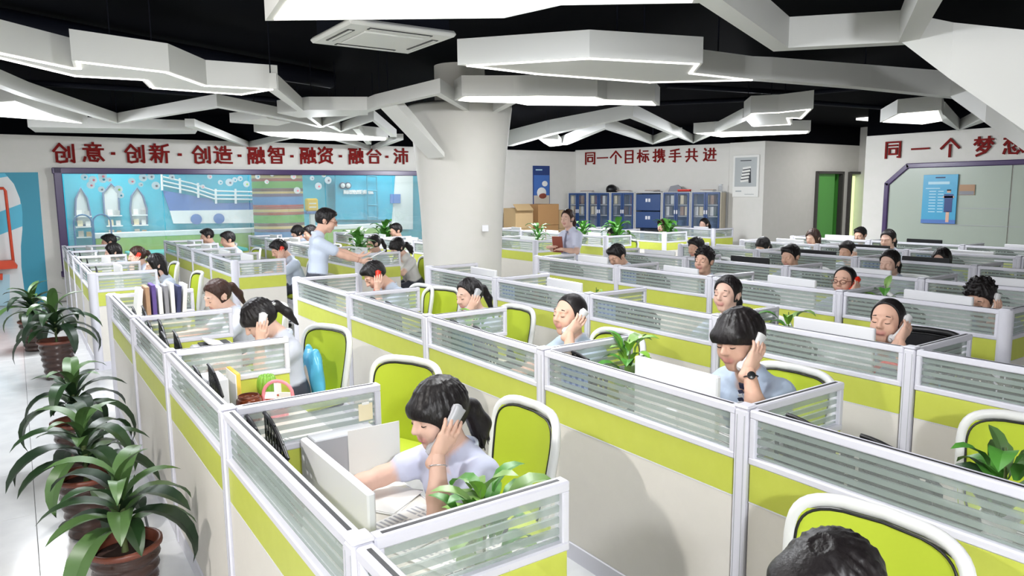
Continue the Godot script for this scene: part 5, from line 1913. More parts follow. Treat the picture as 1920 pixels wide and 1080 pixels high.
func right_wall_things() -> void:
	# frosted window in a purple frame on the right wall (plane x = 13, seen from -x)
	var pts := [Vector3(12.98, 0.389, -6.82), Vector3(12.98, 1.877, -6.91), Vector3(12.98, 2.187, -6.562), Vector3(12.98, 2.146, -3.609)]
	var w := Node3D.new()
	w.name = "window_2"
	w.set_meta("kind", "structure")
	w.position = Vector3(12.98, 0.9, pts[0].z)
	add_child(w)
	var y0 := 0.5
	var frame := MB.new()
	var line := [Vector3(12.97, y0, pts[1].z), Vector3(12.97, pts[1].y, pts[1].z), Vector3(12.97, pts[2].y, pts[2].z), Vector3(12.97, pts[2].y, -1.0)]
	for i in 3:
		var a: Vector3 = line[i] - w.position
		var b: Vector3 = line[i + 1] - w.position
		var d := (b - a)
		bx(w, "window_frame", (a + b) * 0.5, Vector3(0.06, 0.085, d.length() + 0.05), M.purple, 0.012, Basis(Vector3.RIGHT, atan2(-d.y, d.z)))
	# three frosted panes, the first with a clipped corner
	var pl := PackedVector2Array()
	for p in [Vector2(line[1].z, y0), Vector2(line[1].z, line[1].y), Vector2(line[2].z, line[2].y), Vector2(-4.95, line[2].y), Vector2(-4.95, y0)]:
		pl.append(p - Vector2(w.position.z, w.position.y))
	var mb := MB.new()
	mb.prism(pl, Transform3D(Basis(Vector3(0, 0, 1), Vector3.UP, Vector3.LEFT), Vector3(0.005, 0, 0)), 0.01)
	part("glass_pane", mb.mesh(), M.frosted_wall, w)
	for z in [[-4.93, -3.0], [-2.98, -1.05]]:
		bx(w, "glass_pane", Vector3(0, (y0 + line[2].y) * 0.5 - 0.9, (z[0] + z[1]) * 0.5 - w.position.z), Vector3(0.01, line[2].y - y0, z[1] - z[0]), M.frosted_wall)
	for e in [[1.46, -5.5, 1.2], [1.18, -5.2, 1.6], [1.34, -4.3, 0.8]]:
		bx(w, "film_strip", Vector3(-0.012, e[0] - 0.9, e[1] - w.position.z), Vector3(0.004, 0.012, e[2]), M.poster_grey)
	# blue notice poster with a small figure in a navy dress
	var c := [Vector3(12.94, 2.022, -6.27), Vector3(12.94, 2.009, -5.715), Vector3(12.94, 1.198, -5.717), Vector3(12.94, 1.199, -6.27)]
	var po := thing("notice_poster", "sky blue staff notice poster hung on the frosted window", "poster", Vector3(12.95, (c[0].y + c[2].y) * 0.5, (c[0].z + c[1].z) * 0.5))
	var ph: float = c[0].y - c[2].y
	var pw: float = absf(c[1].z - c[0].z)
	bx(po, "board", Vector3.ZERO, Vector3(0.016, ph, pw), M.poster_blue, 0.003)
	bx(po, "blue_foot", Vector3(-0.009, -ph * 0.46, 0), Vector3(0.004, ph * 0.08, pw), M.hull_blue)
	bx(po, "title_line", Vector3(-0.009, ph * 0.44, 0.0), Vector3(0.004, 0.02, pw * 0.28), M.navy)
	bx(po, "title_line", Vector3(-0.009, ph * 0.33, -0.02), Vector3(0.004, 0.045, pw * 0.62), M.poster_pale)
	for i in 9:
		bx(po, "text_line", Vector3(-0.009, ph * (0.22 - 0.06 * i), -pw * 0.2), Vector3(0.004, 0.014, pw * (0.42 if i == 0 else 0.2)), M.poster_pale)
		if i > 0:
			bx(po, "text_line", Vector3(-0.009, ph * (0.22 - 0.06 * i), pw * 0.04), Vector3(0.004, 0.014, pw * 0.16), M.poster_pale)
	var fz := pw * 0.27
	for e in [["figure_head", 0.155, 0.05, 0.055, M.skin_flat], ["figure_hair", 0.18, 0.03, 0.06, M.hair_black], ["figure_top", 0.05, 0.10, 0.13, M.poster_deep], ["figure_arms", 0.045, 0.04, 0.16, M.skin_flat], ["figure_dress", -0.13, 0.26, 0.115, M.poster_deep], ["figure_legs", -0.36, 0.22, 0.05, M.skin_flat]]:
		bx(po, e[0], Vector3(-0.0095, ph * e[1], fz), Vector3(0.005, ph * e[2] if e[0] != "figure_dress" else ph * 0.27, e[3] * pw / 0.5), e[4], 0.002)
	var sh := thing("brown_notice", "small brown sheet taped on the frosted glass beside the blue poster", "paper", Vector3(12.96, 1.763, -5.576))
	bx(sh, "sheet", Vector3.ZERO, Vector3(0.004, 0.17, 0.24), M.file_tan)
	bx(sh, "lower_strip", Vector3(-0.003, -0.05, 0), Vector3(0.003, 0.06, 0.22), M.file_grey)
	slogan("dark red Chinese dream slogan above the frosted window", ["tong", "one", "ge", "meng", "xiang"], [Vector3(12.99, 2.478, -6.847), Vector3(12.99, 2.472, -6.377), Vector3(12.99, 2.464, -5.892), Vector3(12.99, 2.461, -5.383), Vector3(12.99, 2.454, -4.951)], Basis(Vector3.UP, -PI / 2), 0.29)


func centre_wall_things() -> void:
	var A := Vector3(12.02, 0, -14.5)
	var B := Vector3(13.466, 0, -10.75)
	var d := (B - A).normalized()
	var back := Vector3.UP.cross(d)            # into the wall
	var q := Basis(d, Vector3.UP, -back)
	slogan("dark red Chinese teamwork slogan above the blue cabinets", ["tong", "one", "ge", "mu", "biao", "xie", "shou", "gong", "jin"], [Vector3(12.169, 2.62, -14.112), Vector3(12.294, 2.622, -13.788), Vector3(12.427, 2.623, -13.443), Vector3(12.557, 2.624, -13.106), Vector3(12.689, 2.624, -12.764), Vector3(12.838, 2.622, -12.379), Vector3(12.983, 2.608, -12.003), Vector3(13.128, 2.606, -11.625), Vector3(13.284, 2.603, -11.222)], q, 0.30)
	# six steel cabinets
	var edge := [Vector3(11.563, 1.753, -14.285), Vector3(11.768, 1.749, -13.761), Vector3(11.997, 1.745, -13.173), Vector3(12.232, 1.741, -12.569), Vector3(12.481, 1.737, -11.928), Vector3(12.733, 1.732, -11.28), Vector3(12.992, 1.728, -10.617)]
	var H := 1.74
	for i in 6:
		var a: Vector3 = edge[i] * Vector3(1, 0, 1)
		var b: Vector3 = edge[i + 1] * Vector3(1, 0, 1)
		var wd := (b - a).length() - 0.012
		var drawers := i == 3
		var t := thing("filing_cabinet", "blue steel cabinet, %s from the poster corner, %s" % [ORD[i], "with two solid drawers" if drawers else "with glazed doors"], "cabinet", (a + b) * 0.5 + back * 0.19, 0.0, "steel cabinets along the wall")
		t.basis = q
		var D := 0.36
		bx(t, "back_panel", Vector3(0, H * 0.5, -D * 0.5 + 0.01), Vector3(wd, H, 0.02), M.cabinet_dark)
		for s in [-1.0, 1.0]:
			bx(t, "side_panel", Vector3(s * (wd * 0.5 - 0.012), H * 0.5, 0), Vector3(0.024, H, D), M.cabinet_side if i == 5 and s > 0 else M.cabinet_grey, 0.003)
		bx(t, "top_panel", Vector3(0, H + 0.012, 0), Vector3(wd, 0.024, D), M.cabinet_grey, 0.003)
		bx(t, "bottom_panel", Vector3(0, 0.05, 0), Vector3(wd, 0.1, D), M.cabinet_grey)
		bx(t, "middle_bar", Vector3(0, 0.82, 0), Vector3(wd - 0.04, 0.03, D), M.cabinet_grey)
		if drawers:
			for k in [[1.52, 0.38], [1.11, 0.38], [0.46, 0.68]]:
				var dr := bx(t, "drawer", Vector3(0, k[0], D * 0.5), Vector3(wd - 0.06, k[1], 0.02), M.cabinet_blue, 0.004)
				for s in [-1.0, 1.0]:
					bx(dr, "handle", Vector3(s * 0.035, 0.05, 0.014), Vector3(0.05, 0.08, 0.012), M.plastic_white, 0.003)
		else:
			for k in [1.2, 1.46]:
				bx(t, "shelf", Vector3(0, k, -0.02), Vector3(wd - 0.05, 0.02, D - 0.08), M.cabinet_grey)
				for s in 5:
					if rng.randf() < 0.75:
						bx(t, "file", Vector3(-wd * 0.36 + s * wd * 0.17, k + 0.12, -0.02), Vector3(wd * 0.12, 0.2, 0.2), [M.paper, M.file_tan, M.file_grey, M.file_maroon, M.paper_cream][rng.randi() % 5], 0.002)
			for s in [-1.0, 1.0]:
				var dw := (wd - 0.05) * 0.5
				var dr := bx(t, "door", Vector3(s * dw * 0.5, 1.30, D * 0.5), Vector3(dw - 0.07, 0.82, 0.008), M.cabinet_glass)
				for e in [-1.0, 1.0]:
					bx(dr, "door_stile", Vector3(e * (dw * 0.5 - 0.024), 0, 0), Vector3(0.042, 0.9, 0.02), M.cabinet_blue, 0.003)
					bx(dr, "door_rail", Vector3(0, e * 0.43, 0), Vector3(dw - 0.05, 0.04, 0.02), M.cabinet_blue)
				bx(dr, "handle", Vector3(-s * (dw * 0.5 - 0.026), 0, 0.016), Vector3(0.03, 0.09, 0.014), M.plastic_white, 0.003)
				bx(t, "lower_door", Vector3(s * dw * 0.5, 0.46, D * 0.5), Vector3(dw - 0.01, 0.68, 0.02), M.cabinet_blue, 0.003)
	# things lying on the cabinets
	var tops := [[1140, 355, "black_helmet"], [1095, 357, "flat_papers"], [1165, 357, "flat_papers"], [1265, 352, "grey_bag"], [1278, 356, "red_box"], [1215, 357, "flat_papers"], [1330, 356, "flat_papers"], [1355, 352, "glass_jar"]]
	var spots := [Vector3(11.975, 1.836, -13.227), Vector3(11.735, 1.816, -13.845), Vector3(12.105, 1.807, -12.895), Vector3(12.561, 1.858, -11.724), Vector3(12.664, 1.806, -11.459), Vector3(12.355, 1.801, -12.252), Vector3(12.868, 1.801, -10.935), Vector3(12.96, 1.846, -10.698)]
	for i in tops.size():
		var p: Vector3 = spots[i] * Vector3(1, 0, 1) + back * (0.19 + (0.08 if tops[i][2] == "grey_bag" else 0.0)) + Vector3(0, H + 0.024, 0)
		match tops[i][2]:
			"black_helmet":
				var t := thing("helmet", "black rounded helmet lying on the second blue cabinet", "helmet", p)
				var mb := MB.new()
				mb.ball(Vector3(0, 0.07, 0), Vector3(0.15, 0.12, 0.12), 16, 10)
				part("shell", mb.mesh(), M.plastic_black, t)
				bx(t, "rim", Vector3(0, 0.012, 0), Vector3(0.2, 0.024, 0.18), M.chair_black, 0.006)
			"grey_bag":
				var t := thing("paper_bag", "rumpled grey paper bag behind the red box on the cabinets", "bag", p)
				var mb := MB.new()
				mb.prism(PackedVector2Array([Vector2(-0.16, 0), Vector2(0.18, 0), Vector2(0.16, 0.10), Vector2(0.07, 0.16), Vector2(-0.10, 0.13)]), Transform3D(q, Vector3.ZERO), 0.05)
				part("bag", mb.mesh(), M.file_grey, t)
				bx(t, "fold", Vector3(0, 0.05, 0), Vector3(0.2, 0.008, 0.06), M.poster_grey, 0.0, q)
			"red_box":
				var t := thing("red_box", "flat bright red box on the fifth blue cabinet", "box", p + back * -0.08)
				bx(t, "lid", Vector3(0, 0.04, 0), Vector3(0.30, 0.03, 0.1), M.red, 0.003, q)
				bx(t, "body", Vector3(0, 0.015, 0), Vector3(0.29, 0.03, 0.09), M.letter_red, 0.002, q)
			"glass_jar":
				var t := thing("glass_jar", "small clear jar at the end of the cabinet tops", "jar", p)
				var mb := MB.new()
				mb.lathe([Vector2(0, 0), Vector2(0.05, 0), Vector2(0.055, 0.1), Vector2(0.04, 0.13), Vector2(0.045, 0.14)], 12)
				part("glass", mb.mesh(), M.cabinet_glass, t)
				mb = MB.new()
				mb.lathe([Vector2(0.047, 0.135), Vector2(0.047, 0.16), Vector2(0, 0.16)], 12)
				part("lid", mb.mesh(), M.plastic_white, t)
			_:
				var t := thing("paper_pile", "loose papers lying on top of the blue cabinets, %s pile from the corner" % ["first", "first", "second", "", "", "third", "fourth"][i], "papers", p)
				for k in 3:
					bx(t, "sheet", Vector3(rng.randf_range(-0.05, 0.05), 0.012 + k * 0.014, 0), Vector3(0.30, 0.010, 0.2), [M.paper, M.file_grey, M.file_tan][k], 0.0, q * Basis(Vector3.UP, rng.randf_range(-0.3, 0.3)))
	# posters
	var p1 := thing("travel_poster", "blue framed travel poster with shell and sand on the wall beside the column", "poster", Vector3(10.884, 1.931, -14.48))
	bx(p1, "board", Vector3.ZERO, Vector3(0.52, 1.0, 0.02), M.poster_deep, 0.004)
	bx(p1, "sky", Vector3(0, 0.02, 0.011), Vector3(0.48, 0.5, 0.004), M.poster_sky)
	bx(p1, "sand", Vector3(0, -0.36, 0.011), Vector3(0.48, 0.26, 0.004), M.sand)
	var mb1 := MB.new()
	mb1.ball(Vector3(0.0, -0.16, 0.012), Vector3(0.15, 0.13, 0.012), 14, 8)
	mb1.ball(Vector3(0.1, 0.06, 0.012), Vector3(0.09, 0.07, 0.01), 14, 8)
	part("cloud", mb1.mesh(), M.paper, p1)
	mb1 = MB.new()
	mb1.ball(Vector3(0.03, -0.24, 0.018), Vector3(0.12, 0.07, 0.012), 14, 8)
	part("shell_picture", mb1.mesh(), M.red_brown, p1)
	bx(p1, "caption", Vector3(-0.08, 0.40, 0.012), Vector3(0.2, 0.03, 0.004), M.poster_pale)
	var pd := (Vector3(13.5, 0, -9.9) - Vector3(13.36, 0, -10.72)).normalized()
	var pq := Basis(pd, Vector3.UP, pd.cross(Vector3.UP))
	var pc := (Vector3(13.5, 0, -9.9) + Vector3(13.36, 0, -10.72)) * 0.5 + pd.cross(Vector3.UP) * 0.02
	pc.y = Vector3(13.355, 2.095, -10.2).y
	var p2 := thing("building_poster", "white framed poster of a dark block tower on grey, on the pier", "poster", pc)
	p2.basis = pq
	bx(p2, "frame", Vector3.ZERO, Vector3(0.62, 0.92, 0.025), M.paper, 0.005)
	bx(p2, "picture", Vector3(0, 0.09, 0.014), Vector3(0.52, 0.64, 0.004), M.poster_grey)
	for k in 5:
		bx(p2, "tower_block", Vector3(-0.02 + 0.012 * k, -0.1 + k * 0.07, 0.018), Vector3(0.19, 0.045, 0.006), M.paper, 0.0, Basis(Vector3(0, 0, 1), 0.12))
	bx(p2, "tower_side", Vector3(0.10, 0.03, 0.0175), Vector3(0.055, 0.36, 0.005), M.poster_dark, 0.0, Basis(Vector3(0, 0, 1), 0.05))
	for k in 4:
		bx(p2, "tower_gap", Vector3(-0.012 + 0.012 * k, -0.065 + k * 0.07, 0.0175), Vector3(0.19, 0.022, 0.005), M.poster_dark, 0.0, Basis(Vector3(0, 0, 1), 0.12))
	bx(p2, "title_line", Vector3(0, 0.34, 0.018), Vector3(0.26, 0.018, 0.003), M.poster_dark)
	bx(p2, "caption", Vector3(-0.16, -0.33, 0.014), Vector3(0.14, 0.03, 0.003), M.poster_grey)
	bx(p2, "caption", Vector3(0.1, -0.40, 0.014), Vector3(0.22, 0.014, 0.003), M.poster_grey)
	# corridor doors
	var d1 := Node3D.new()
	d1.name = "door_1"
	d1.set_meta("kind", "structure")
	d1.position = Vector3(15.97, 0, -9.9)
	add_child(d1)
	bx(d1, "door_leaf", Vector3(-0.12, 1.08, -0.04), Vector3(0.78, 2.16, 0.04), M.door_green)
	bx(d1, "reveal", Vector3(0.40, 1.08, -0.50), Vector3(0.26, 2.16, 0.04), M.door_green)
	bx(d1, "reveal_side", Vector3(0.28, 1.08, -0.28), Vector3(0.02, 2.16, 0.44), M.door_green)
	bx(d1, "reveal_side", Vector3(0.54, 1.08, -0.28), Vector3(0.02, 2.16, 0.44), M.door_green)
	bx(d1, "reveal_head", Vector3(0.41, 2.17, -0.28), Vector3(0.28, 0.02, 0.44), M.door_green)
	for e in [[-0.53, 1.1, 0.06, 2.2], [0.52, 1.1, 0.06, 2.2], [0.0, 2.18, 1.1, 0.06]]:
		bx(d1, "door_frame", Vector3(e[0], e[1], 0.0), Vector3(e[2], e[3], 0.12), M.door_frame, 0.004)
	var d2 := Node3D.new()
	d2.name = "door_2"
	d2.set_meta("kind", "structure")
	d2.position = Vector3(17.0, 0, -9.9)
	add_child(d2)
	for e in [[-0.2, 1.1, 0.08, 2.2], [0.12, 2.18, 0.6, 0.06]]:
		bx(d2, "door_frame", Vector3(e[0], e[1], 0.0), Vector3(e[2], e[3], 0.14), M.door_frame, 0.004)
	bx(d2, "door_leaf", Vector3(-0.12, 1.08, -0.02), Vector3(0.04, 2.16, 0.1), M.door_green)
	bx(d2, "lit_glass", Vector3(0.14, 1.06, -0.08), Vector3(0.5, 2.1, 0.02), M.room_light)
	# cardboard boxes stacked by the poster wall
	for e in [["open tan cardboard box with raised flap beside the poster wall", Vector3(9.75, 0.0, -13.9), Vector3(0.5, 1.42, 0.5), "card_light"], ["tall brown cardboard box stack under the blue travel poster", Vector3(10.5, 0.0, -13.95), Vector3(0.62, 1.5, 0.5), "card_brown"], ["low brown cardboard box right of the travel poster", Vector3(11.12, 0.0, -14.1), Vector3(0.42, 1.34, 0.4), "card_light"]]:
		var t := thing("cardboard_box", e[0], "box", e[1])
		var n := 3
		for k in n:
			bx(t, "carton", Vector3(rng.randf_range(-0.02, 0.02), e[2].y * (k + 0.5) / n, 0), Vector3(e[2].x, e[2].y / n - 0.006, e[2].z), M[e[3]], 0.004)
		bx(t, "tape", Vector3(0, e[2].y + 0.001, 0), Vector3(0.06, 0.004, e[2].z), M.file_tan)
		if e[0].begins_with("open"):
			bx(t, "flap", Vector3(-0.05, e[2].y + 0.02, 0.3), Vector3(0.46, 0.012, 0.22), M[e[3]], 0.0, Basis(Vector3.RIGHT, 0.7))


func ceiling_ribbons() -> void:
	ribbon("broad white ribbon bent like an open bracket at the top right", [Vector3(2.427, 2.7, -2.253), Vector3(4.192, 2.7, -2.982), Vector3(4.697, 2.7, -2.426), Vector3(3.398, 2.7, -1.627)], 0.11, 0.19)
	ribbon("white ribbon running from the wide light box towards the right edge", [Vector3(4.786, 2.7, -3.988), Vector3(5.258, 2.7, -3.867), Vector3(6.448, 2.7, -3.699), Vector3(7.871, 2.7, -3.594), Vector3(7.238, 2.371, -2.949), Vector3(7.041, 2.09, -2.55)], 0.12, [0.17, 0.18, 0.2, 0.24, 0.30, 0.36])
	ribbon("thick white branch sloping down at the right edge of the ceiling", [Vector3(4.726, 2.7, -2.428), Vector3(4.701, 2.439, -2.135), Vector3(4.806, 2.089, -1.76), Vector3(4.988, 1.857, -1.475)], 0.16, [0.18, 0.32, 0.56, 0.7])
	ribbon("long white zigzag ribbon from the left edge to the stepped box tip", [Vector3(-0.196, 2.7, -6.836), Vector3(0.167, 2.7, -8.016), Vector3(1.175, 2.7, -10.513), Vector3(1.838, 2.7, -8.051), Vector3(3.073, 2.7, -9.211), Vector3(3.585, 2.7, -9.798)], 0.09, 0.125)
	ribbon("white zigzag ribbon from the stepped light box over the column to the glowing box", [Vector3(1.913, 2.7, -6.417), Vector3(3.557, 2.7, -9.72), Vector3(3.284, 2.7, -7.212), Vector3(3.33, 2.7, -6.012), Vector3(4.919, 2.7, -7.783), Vector3(4.272, 2.7, -6.156)], 0.10, 0.13)
	ribbon("lower white zigzag ribbon hanging in front of the creativity slogan", [Vector3(2.024, 2.7, -10.473), Vector3(3.848, 2.7, -14.552), Vector3(3.851, 2.7, -10.901), Vector3(6.477, 2.7, -14.709), Vector3(5.553, 2.7, -11.413)], 0.12, 0.10)
	ribbon("short white hooked ribbon left of the column head", [Vector3(3.601, 2.7, -9.514), Vector3(4.072, 2.7, -10.338), Vector3(3.806, 2.7, -8.563), Vector3(5.199, 2.7, -10.918)], 0.10, 0.12)
	ribbon("thin white diagonal ribbon crossing behind the hooked one", [Vector3(4.089, 2.7, -9.813), Vector3(5.586, 2.7, -12.799)], 0.09, 0.10)
	ribbon("white branch running down onto the column", [Vector3(3.341, 2.7, -7.124), Vector3(3.58, 2.491, -7.141), Vector3(3.922, 2.181, -7.161)], 0.34, [0.12, 0.10, 0.05])
	ribbon("white zigzag ribbon spreading from the column towards the teamwork slogan", [Vector3(8.245, 2.7, -12.007), Vector3(7.154, 2.7, -9.257), Vector3(6.397, 2.7, -6.648), Vector3(10.889, 2.7, -9.61), Vector3(7.749, 2.7, -5.957)], 0.13, [0.3, 0.22, 0.15, 0.15, 0.12])
	ribbon("lower white zigzag ribbon just above the teamwork slogan", [Vector3(9.005, 2.7, -11.26), Vector3(7.196, 2.7, -8.017), Vector3(10.399, 2.7, -10.203), Vector3(9.347, 2.7, -8.603)], 0.16, 0.15)
	ribbon("small white V-shaped ribbon right of the bright light box", [Vector3(9.603, 2.7, -4.534), Vector3(12.386, 2.7, -5.51), Vector3(10.804, 2.7, -4.47)], 0.14, 0.16)
	# ceiling cassette air conditioner
	var c := [Vector3(1.827, 2.86, -5.089), Vector3(1.861, 2.86, -4.421), Vector3(2.64, 2.86, -4.475), Vector3(2.568, 2.86, -5.236)]
	var mid: Vector3 = (c[0] + c[1] + c[2] + c[3]) * 0.25
	var t := thing("ceiling_air_conditioner", "square white ceiling cassette air conditioner between the light boxes", "air conditioner", mid)
	bx(t, "panel", Vector3(0, 0.02, 0), Vector3(0.78, 0.04, 0.74), M.ac_white, 0.016)
	bx(t, "intake_grille", Vector3(0, -0.004, 0), Vector3(0.44, 0.012, 0.42), M.ac_white, 0.004)
	for e in [[0.0, -0.29, 0.46, 0.05], [0.0, 0.29, 0.46, 0.05], [-0.31, 0.0, 0.05, 0.40], [0.31, 0.0, 0.05, 0.40]]:
		var o := bx(t, "air_slot", Vector3(e[0], -0.001, e[1]), Vector3(e[2], 0.006, e[3]), M.plastic_black)
		bx(o, "louver", Vector3(0, -0.004, 0), Vector3(e[2] * (0.95 if e[2] > 0.1 else 0.4), 0.006, e[3] * (0.95 if e[3] > 0.1 else 0.4)), M.ac_white)
	bx(t, "casing", Vector3(0, 0.19, 0), Vector3(0.7, 0.3, 0.66), M.duct_black)
	for sx in [-0.3, 0.3]:
		bx(t, "hanger", Vector3(sx, 0.38, 0.25), Vector3(0.01, 0.1, 0.01), M.chrome)


func cubicles() -> void:
	for blk in 2:
		var rows: Array = FRONT if blk == 0 else BACK
		var zone := "front" if blk == 0 else "back"
		for r in rows.size():
			var x: float = rows[r][0]
			var zs: Array = rows[r][1]
			var n := zs.size()
			var fine: bool = blk == 0 and r < 4
			var rn := "%s row of the %s block" % [ORD[r], zone]
			for i in n:
				post("white partition post, %s from cross aisle, %s" % [ORD[i], rn], x, zs[i], i == 0 or (i == n - 1 and r > 2), "partition posts")
				# cross screens at every post
				var len_ := 0.575
				screen("side_screen", "short lime cross screen, %s from cross aisle, %s" % [ORD[i], rn], Vector3(x + 0.03, 0, zs[i]), len_, -PI / 2, fine, "cross screens between desks")
				if i < n - 1:
					var zn: float = maxf(zs[i], zs[i + 1])
					var zf: float = minf(zs[i], zs[i + 1])
					screen("partition_screen", "lime-banded glass-topped partition, %s bay from cross aisle, %s" % [ORD[i], rn], Vector3(x, 0, zn - 0.031), zn - zf - 0.062, 0.0, fine, "partition screens between rows")
					desk("cream office desk, %s bay from cross aisle, %s" % [ORD[i], rn], x, zf, zn, 0.56)


func people() -> void:
	var list := [
		# first row, front block
		{"at": Vector3(1.206, 1, -2.23), "near": true, "male": false, "hair": "bangs", "pitch": 10.0, "turn": 6.0, "tilt": -4.0, "phone": "grey", "shift": 0.1, "back": 0.1, "shirt": Color(0.58, 0.60, 0.76), "wristR": Vector3(0.20, DESK + 0.04, -0.36), "bracelet": "L", "label": "person in lavender shirt on grey phone, reading newspaper at the foreground desk", "short": "person reading the newspaper", "chair": false},
		{"at": Vector3(1.239, 1, -4.651), "near": true, "male": false, "hair": "fringe", "pitch": 34.0, "tilt": -6.0, "phone": "white", "clip": true, "back": 0.04, "shirt": Color(0.60, 0.62, 0.70), "label": "person with head bowed on white phone beside chair with plastic bag", "short": "person beside the bagged chair", "chair": false},
		{"at": Vector3(1.276, 1, -5.976), "near": true, "male": false, "hair": "ponytail", "hair_colour": "hair_brown", "pitch": 24.0, "turn": 14.0, "shirt": Color(0.62, 0.64, 0.72), "label": "person in pale shirt looking down at desk behind standing binders"},
		# second row
		{"at": Vector3(2.774, 1.02, -6.324), "near": true, "hair": "short", "pitch": 38.0, "tilt": -8.0, "phone": "red", "label": "person with bowed head on red phone, in front of standing person with clipboard", "short": "person bowed in front of the clipboard holder"},
		{"at": Vector3(2.8, 1.02, -4.642), "near": true, "male": false, "hair": "ponytail", "pitch": 12.0, "turn": 4.0, "tilt": -6.0, "phone": "grey", "label": "person on grey phone in front of the white column", "short": "person in front of the column"},
		{"at": Vector3(2.769, 1.045, -3.398), "near": true, "hair": "buzz", "pitch": -3.0, "turn": 4.0, "phone": "white", "shirt": Color(0.50, 0.60, 0.72), "label": "person in blue shirt on white phone with elbow up, second row centre", "short": "person with elbow up"},
		{"at": Vector3(2.786, 1.085, -2.15), "near": true, "hair": "bowl", "head": 1.06, "pitch": 8.0, "turn": 2.0, "tilt": -5.0, "phone": "white", "tie": "tie_navy", "striped": true, "watch": "L", "shirt": Color(0.50, 0.60, 0.76), "label": "person in blue shirt, striped tie and black watch on white phone", "short": "person in the striped tie"},
		# third row
		{"at": Vector3(4.026, 1.08, -3.218), "near": true, "male": false, "hair": "ponytail", "pitch": -2.0, "turn": 10.0, "label": "person sitting upright directly behind the person in the striped tie"},
		{"at": Vector3(4.152, 1.03, -2.165), "near": true, "hair": "receding", "pitch": -3.0, "turn": 8.0, "phone": "white", "shirt": Color(0.53, 0.60, 0.76), "label": "person leaning forward on white phone in the black leather chair", "short": "person in the black leather chair", "chair": false},
		# fourth row
		{"at": Vector3(5.79, 1.04, -6.228), "near": true, "hair": "short", "pitch": 30.0, "label": "person looking straight down, first seat of the fourth row"},
		{"at": Vector3(5.898, 1.06, -5.022), "near": true, "hair": "spiky", "pitch": -3.0, "turn": 12.0, "tie": "tie_navy", "label": "person in pale shirt and dark tie facing forward, second seat of fourth row"},
		{"at": Vector3(5.887, 1, -3.461), "near": true, "hair": "receding", "pitch": -3.0, "turn": 8.0, "glasses": true, "phone": "red", "label": "person wearing glasses on red phone behind a partition", "short": "person wearing glasses"},
		{"at": Vector3(5.65, 1.01, -2.289), "hair": "spiky", "phone": "white", "near": true, "pitch": 26.0, "label": "person on white phone at the far end of the fourth row", "short": "person at the end of the fourth row"},
		# rows beyond
		{"at": Vector3(7.263, 1.05, -3.797), "male": false, "hair": "ponytail", "label": "person facing the white monitor, third seat of the fifth row"},
		{"at": Vector3(7.233, 1.04, -4.913), "hair": "short", "label": "person looking down, second seat of the fifth row"},
		{"at": Vector3(7.386, 1.04, -6.429), "hair": "short", "label": "person half hidden behind another head, first seat of fifth row"},
		{"at": Vector3(8.69, 1, -6.352), "male": false, "hair": "bangs", "label": "person bending low, first seat of the sixth row"},
		{"at": Vector3(8.733, 1, -5.119), "hair": "short", "phone": "white", "label": "person with hand at ear, second seat of the sixth row", "short": "second person of the sixth row"},
		{"at": Vector3(8.587, 1, -3.907), "male": false, "hair": "long", "label": "person behind dark monitor, third seat of the sixth row"},
		{"at": Vector3(10.008, 1.06, -6.425), "male": false, "hair": "long", "hair_colour": "hair_brown", "label": "person before the green door, first seat of the seventh row"},
		{"at": Vector3(10.039, 1.09, -5.29), "male": false, "hair": "ponytail", "label": "person below the purple window frame corner, second seat of seventh row"},
		{"at": Vector3(11.717, 1.02, -6.648), "hair": "short", "label": "person before the lit doorway, last row by the frosted window"},
		# block behind the cross aisle
		{"at": Vector3(1.271, 1.02, -13.785), "hair": "short", "label": "person farthest back in the aisle row before the blue window"},
		{"at": Vector3(1.109, 1, -11.566), "male": false, "hair": "long", "label": "second farthest person in the aisle row before the blue window"},
		{"at": Vector3(1.295, 1, -10.631), "male": false, "hair": "ponytail", "hair_colour": "hair_brown", "phone": "red", "label": "person on red phone in the aisle row before the blue window", "short": "person in the aisle row"},
		{"at": Vector3(1.292, 1, -9.099), "male": false, "hair": "long", "label": "person nearest the cross aisle in the row before the blue window"},
		{"at": Vector3(2.875, 1.04, -14.021), "hair": "short", "label": "person farther of two before the lime counter behind glass"},
		{"at": Vector3(2.872, 1.05, -12.449), "hair": "short", "label": "person nearer of two before the lime counter behind glass"},
		{"at": Vector3(2.921, 1.05, -9.793), "near": true, "hair": "short", "pitch": 30.0, "phone": "red", "label": "person bowed over red phone left of the standing clipboard holder", "short": "person left of the clipboard holder"},
		{"at": Vector3(4.439, 1.06, -13.702), "male": false, "hair": "bangs", "label": "person just in front of the striped pillar"},
		{"at": Vector3(4.266, 1.1, -12.443), "hair": "short", "label": "person mostly hidden behind the standing clipboard holder"},
		{"at": Vector3(4.379, 1.04, -9.183), "near": true, "male": false, "hair": "bangs", "pitch": 26.0, "shirt": Color(0.66, 0.64, 0.62), "label": "person in cream shirt sitting against the edge of the column"},
		{"at": Vector3(5.946, 1.08, -12.518), "hair": "short", "label": "person beside the flower vases, next to the column edge"},
		{"at": Vector3(4.367, 1.05, -9.976), "male": false, "hair": "ponytail", "label": "person hidden behind the tall flower vase"},
		{"at": Vector3(9.025, 0.99, -9.841), "male": false, "hair": "long", "label": "person bending low behind the standing person with a notebook"},
		{"at": Vector3(10.652, 1.08, -10.135), "hair": "short", "hair_colour": "hair_brown", "label": "person in front of the blue drawer cabinet"},
		{"at": Vector3(12.24, 1.06, -10.449), "male": false, "hair": "ponytail", "label": "person in front of the last glazed blue cabinet"},
		# bottom edge
		{"at": Vector3(1.238, 1, -0.722), "near": true, "hair": "short", "pitch": 24.0, "label": "person cut off by the bottom edge, only the crown showing", "chair": false},
	]
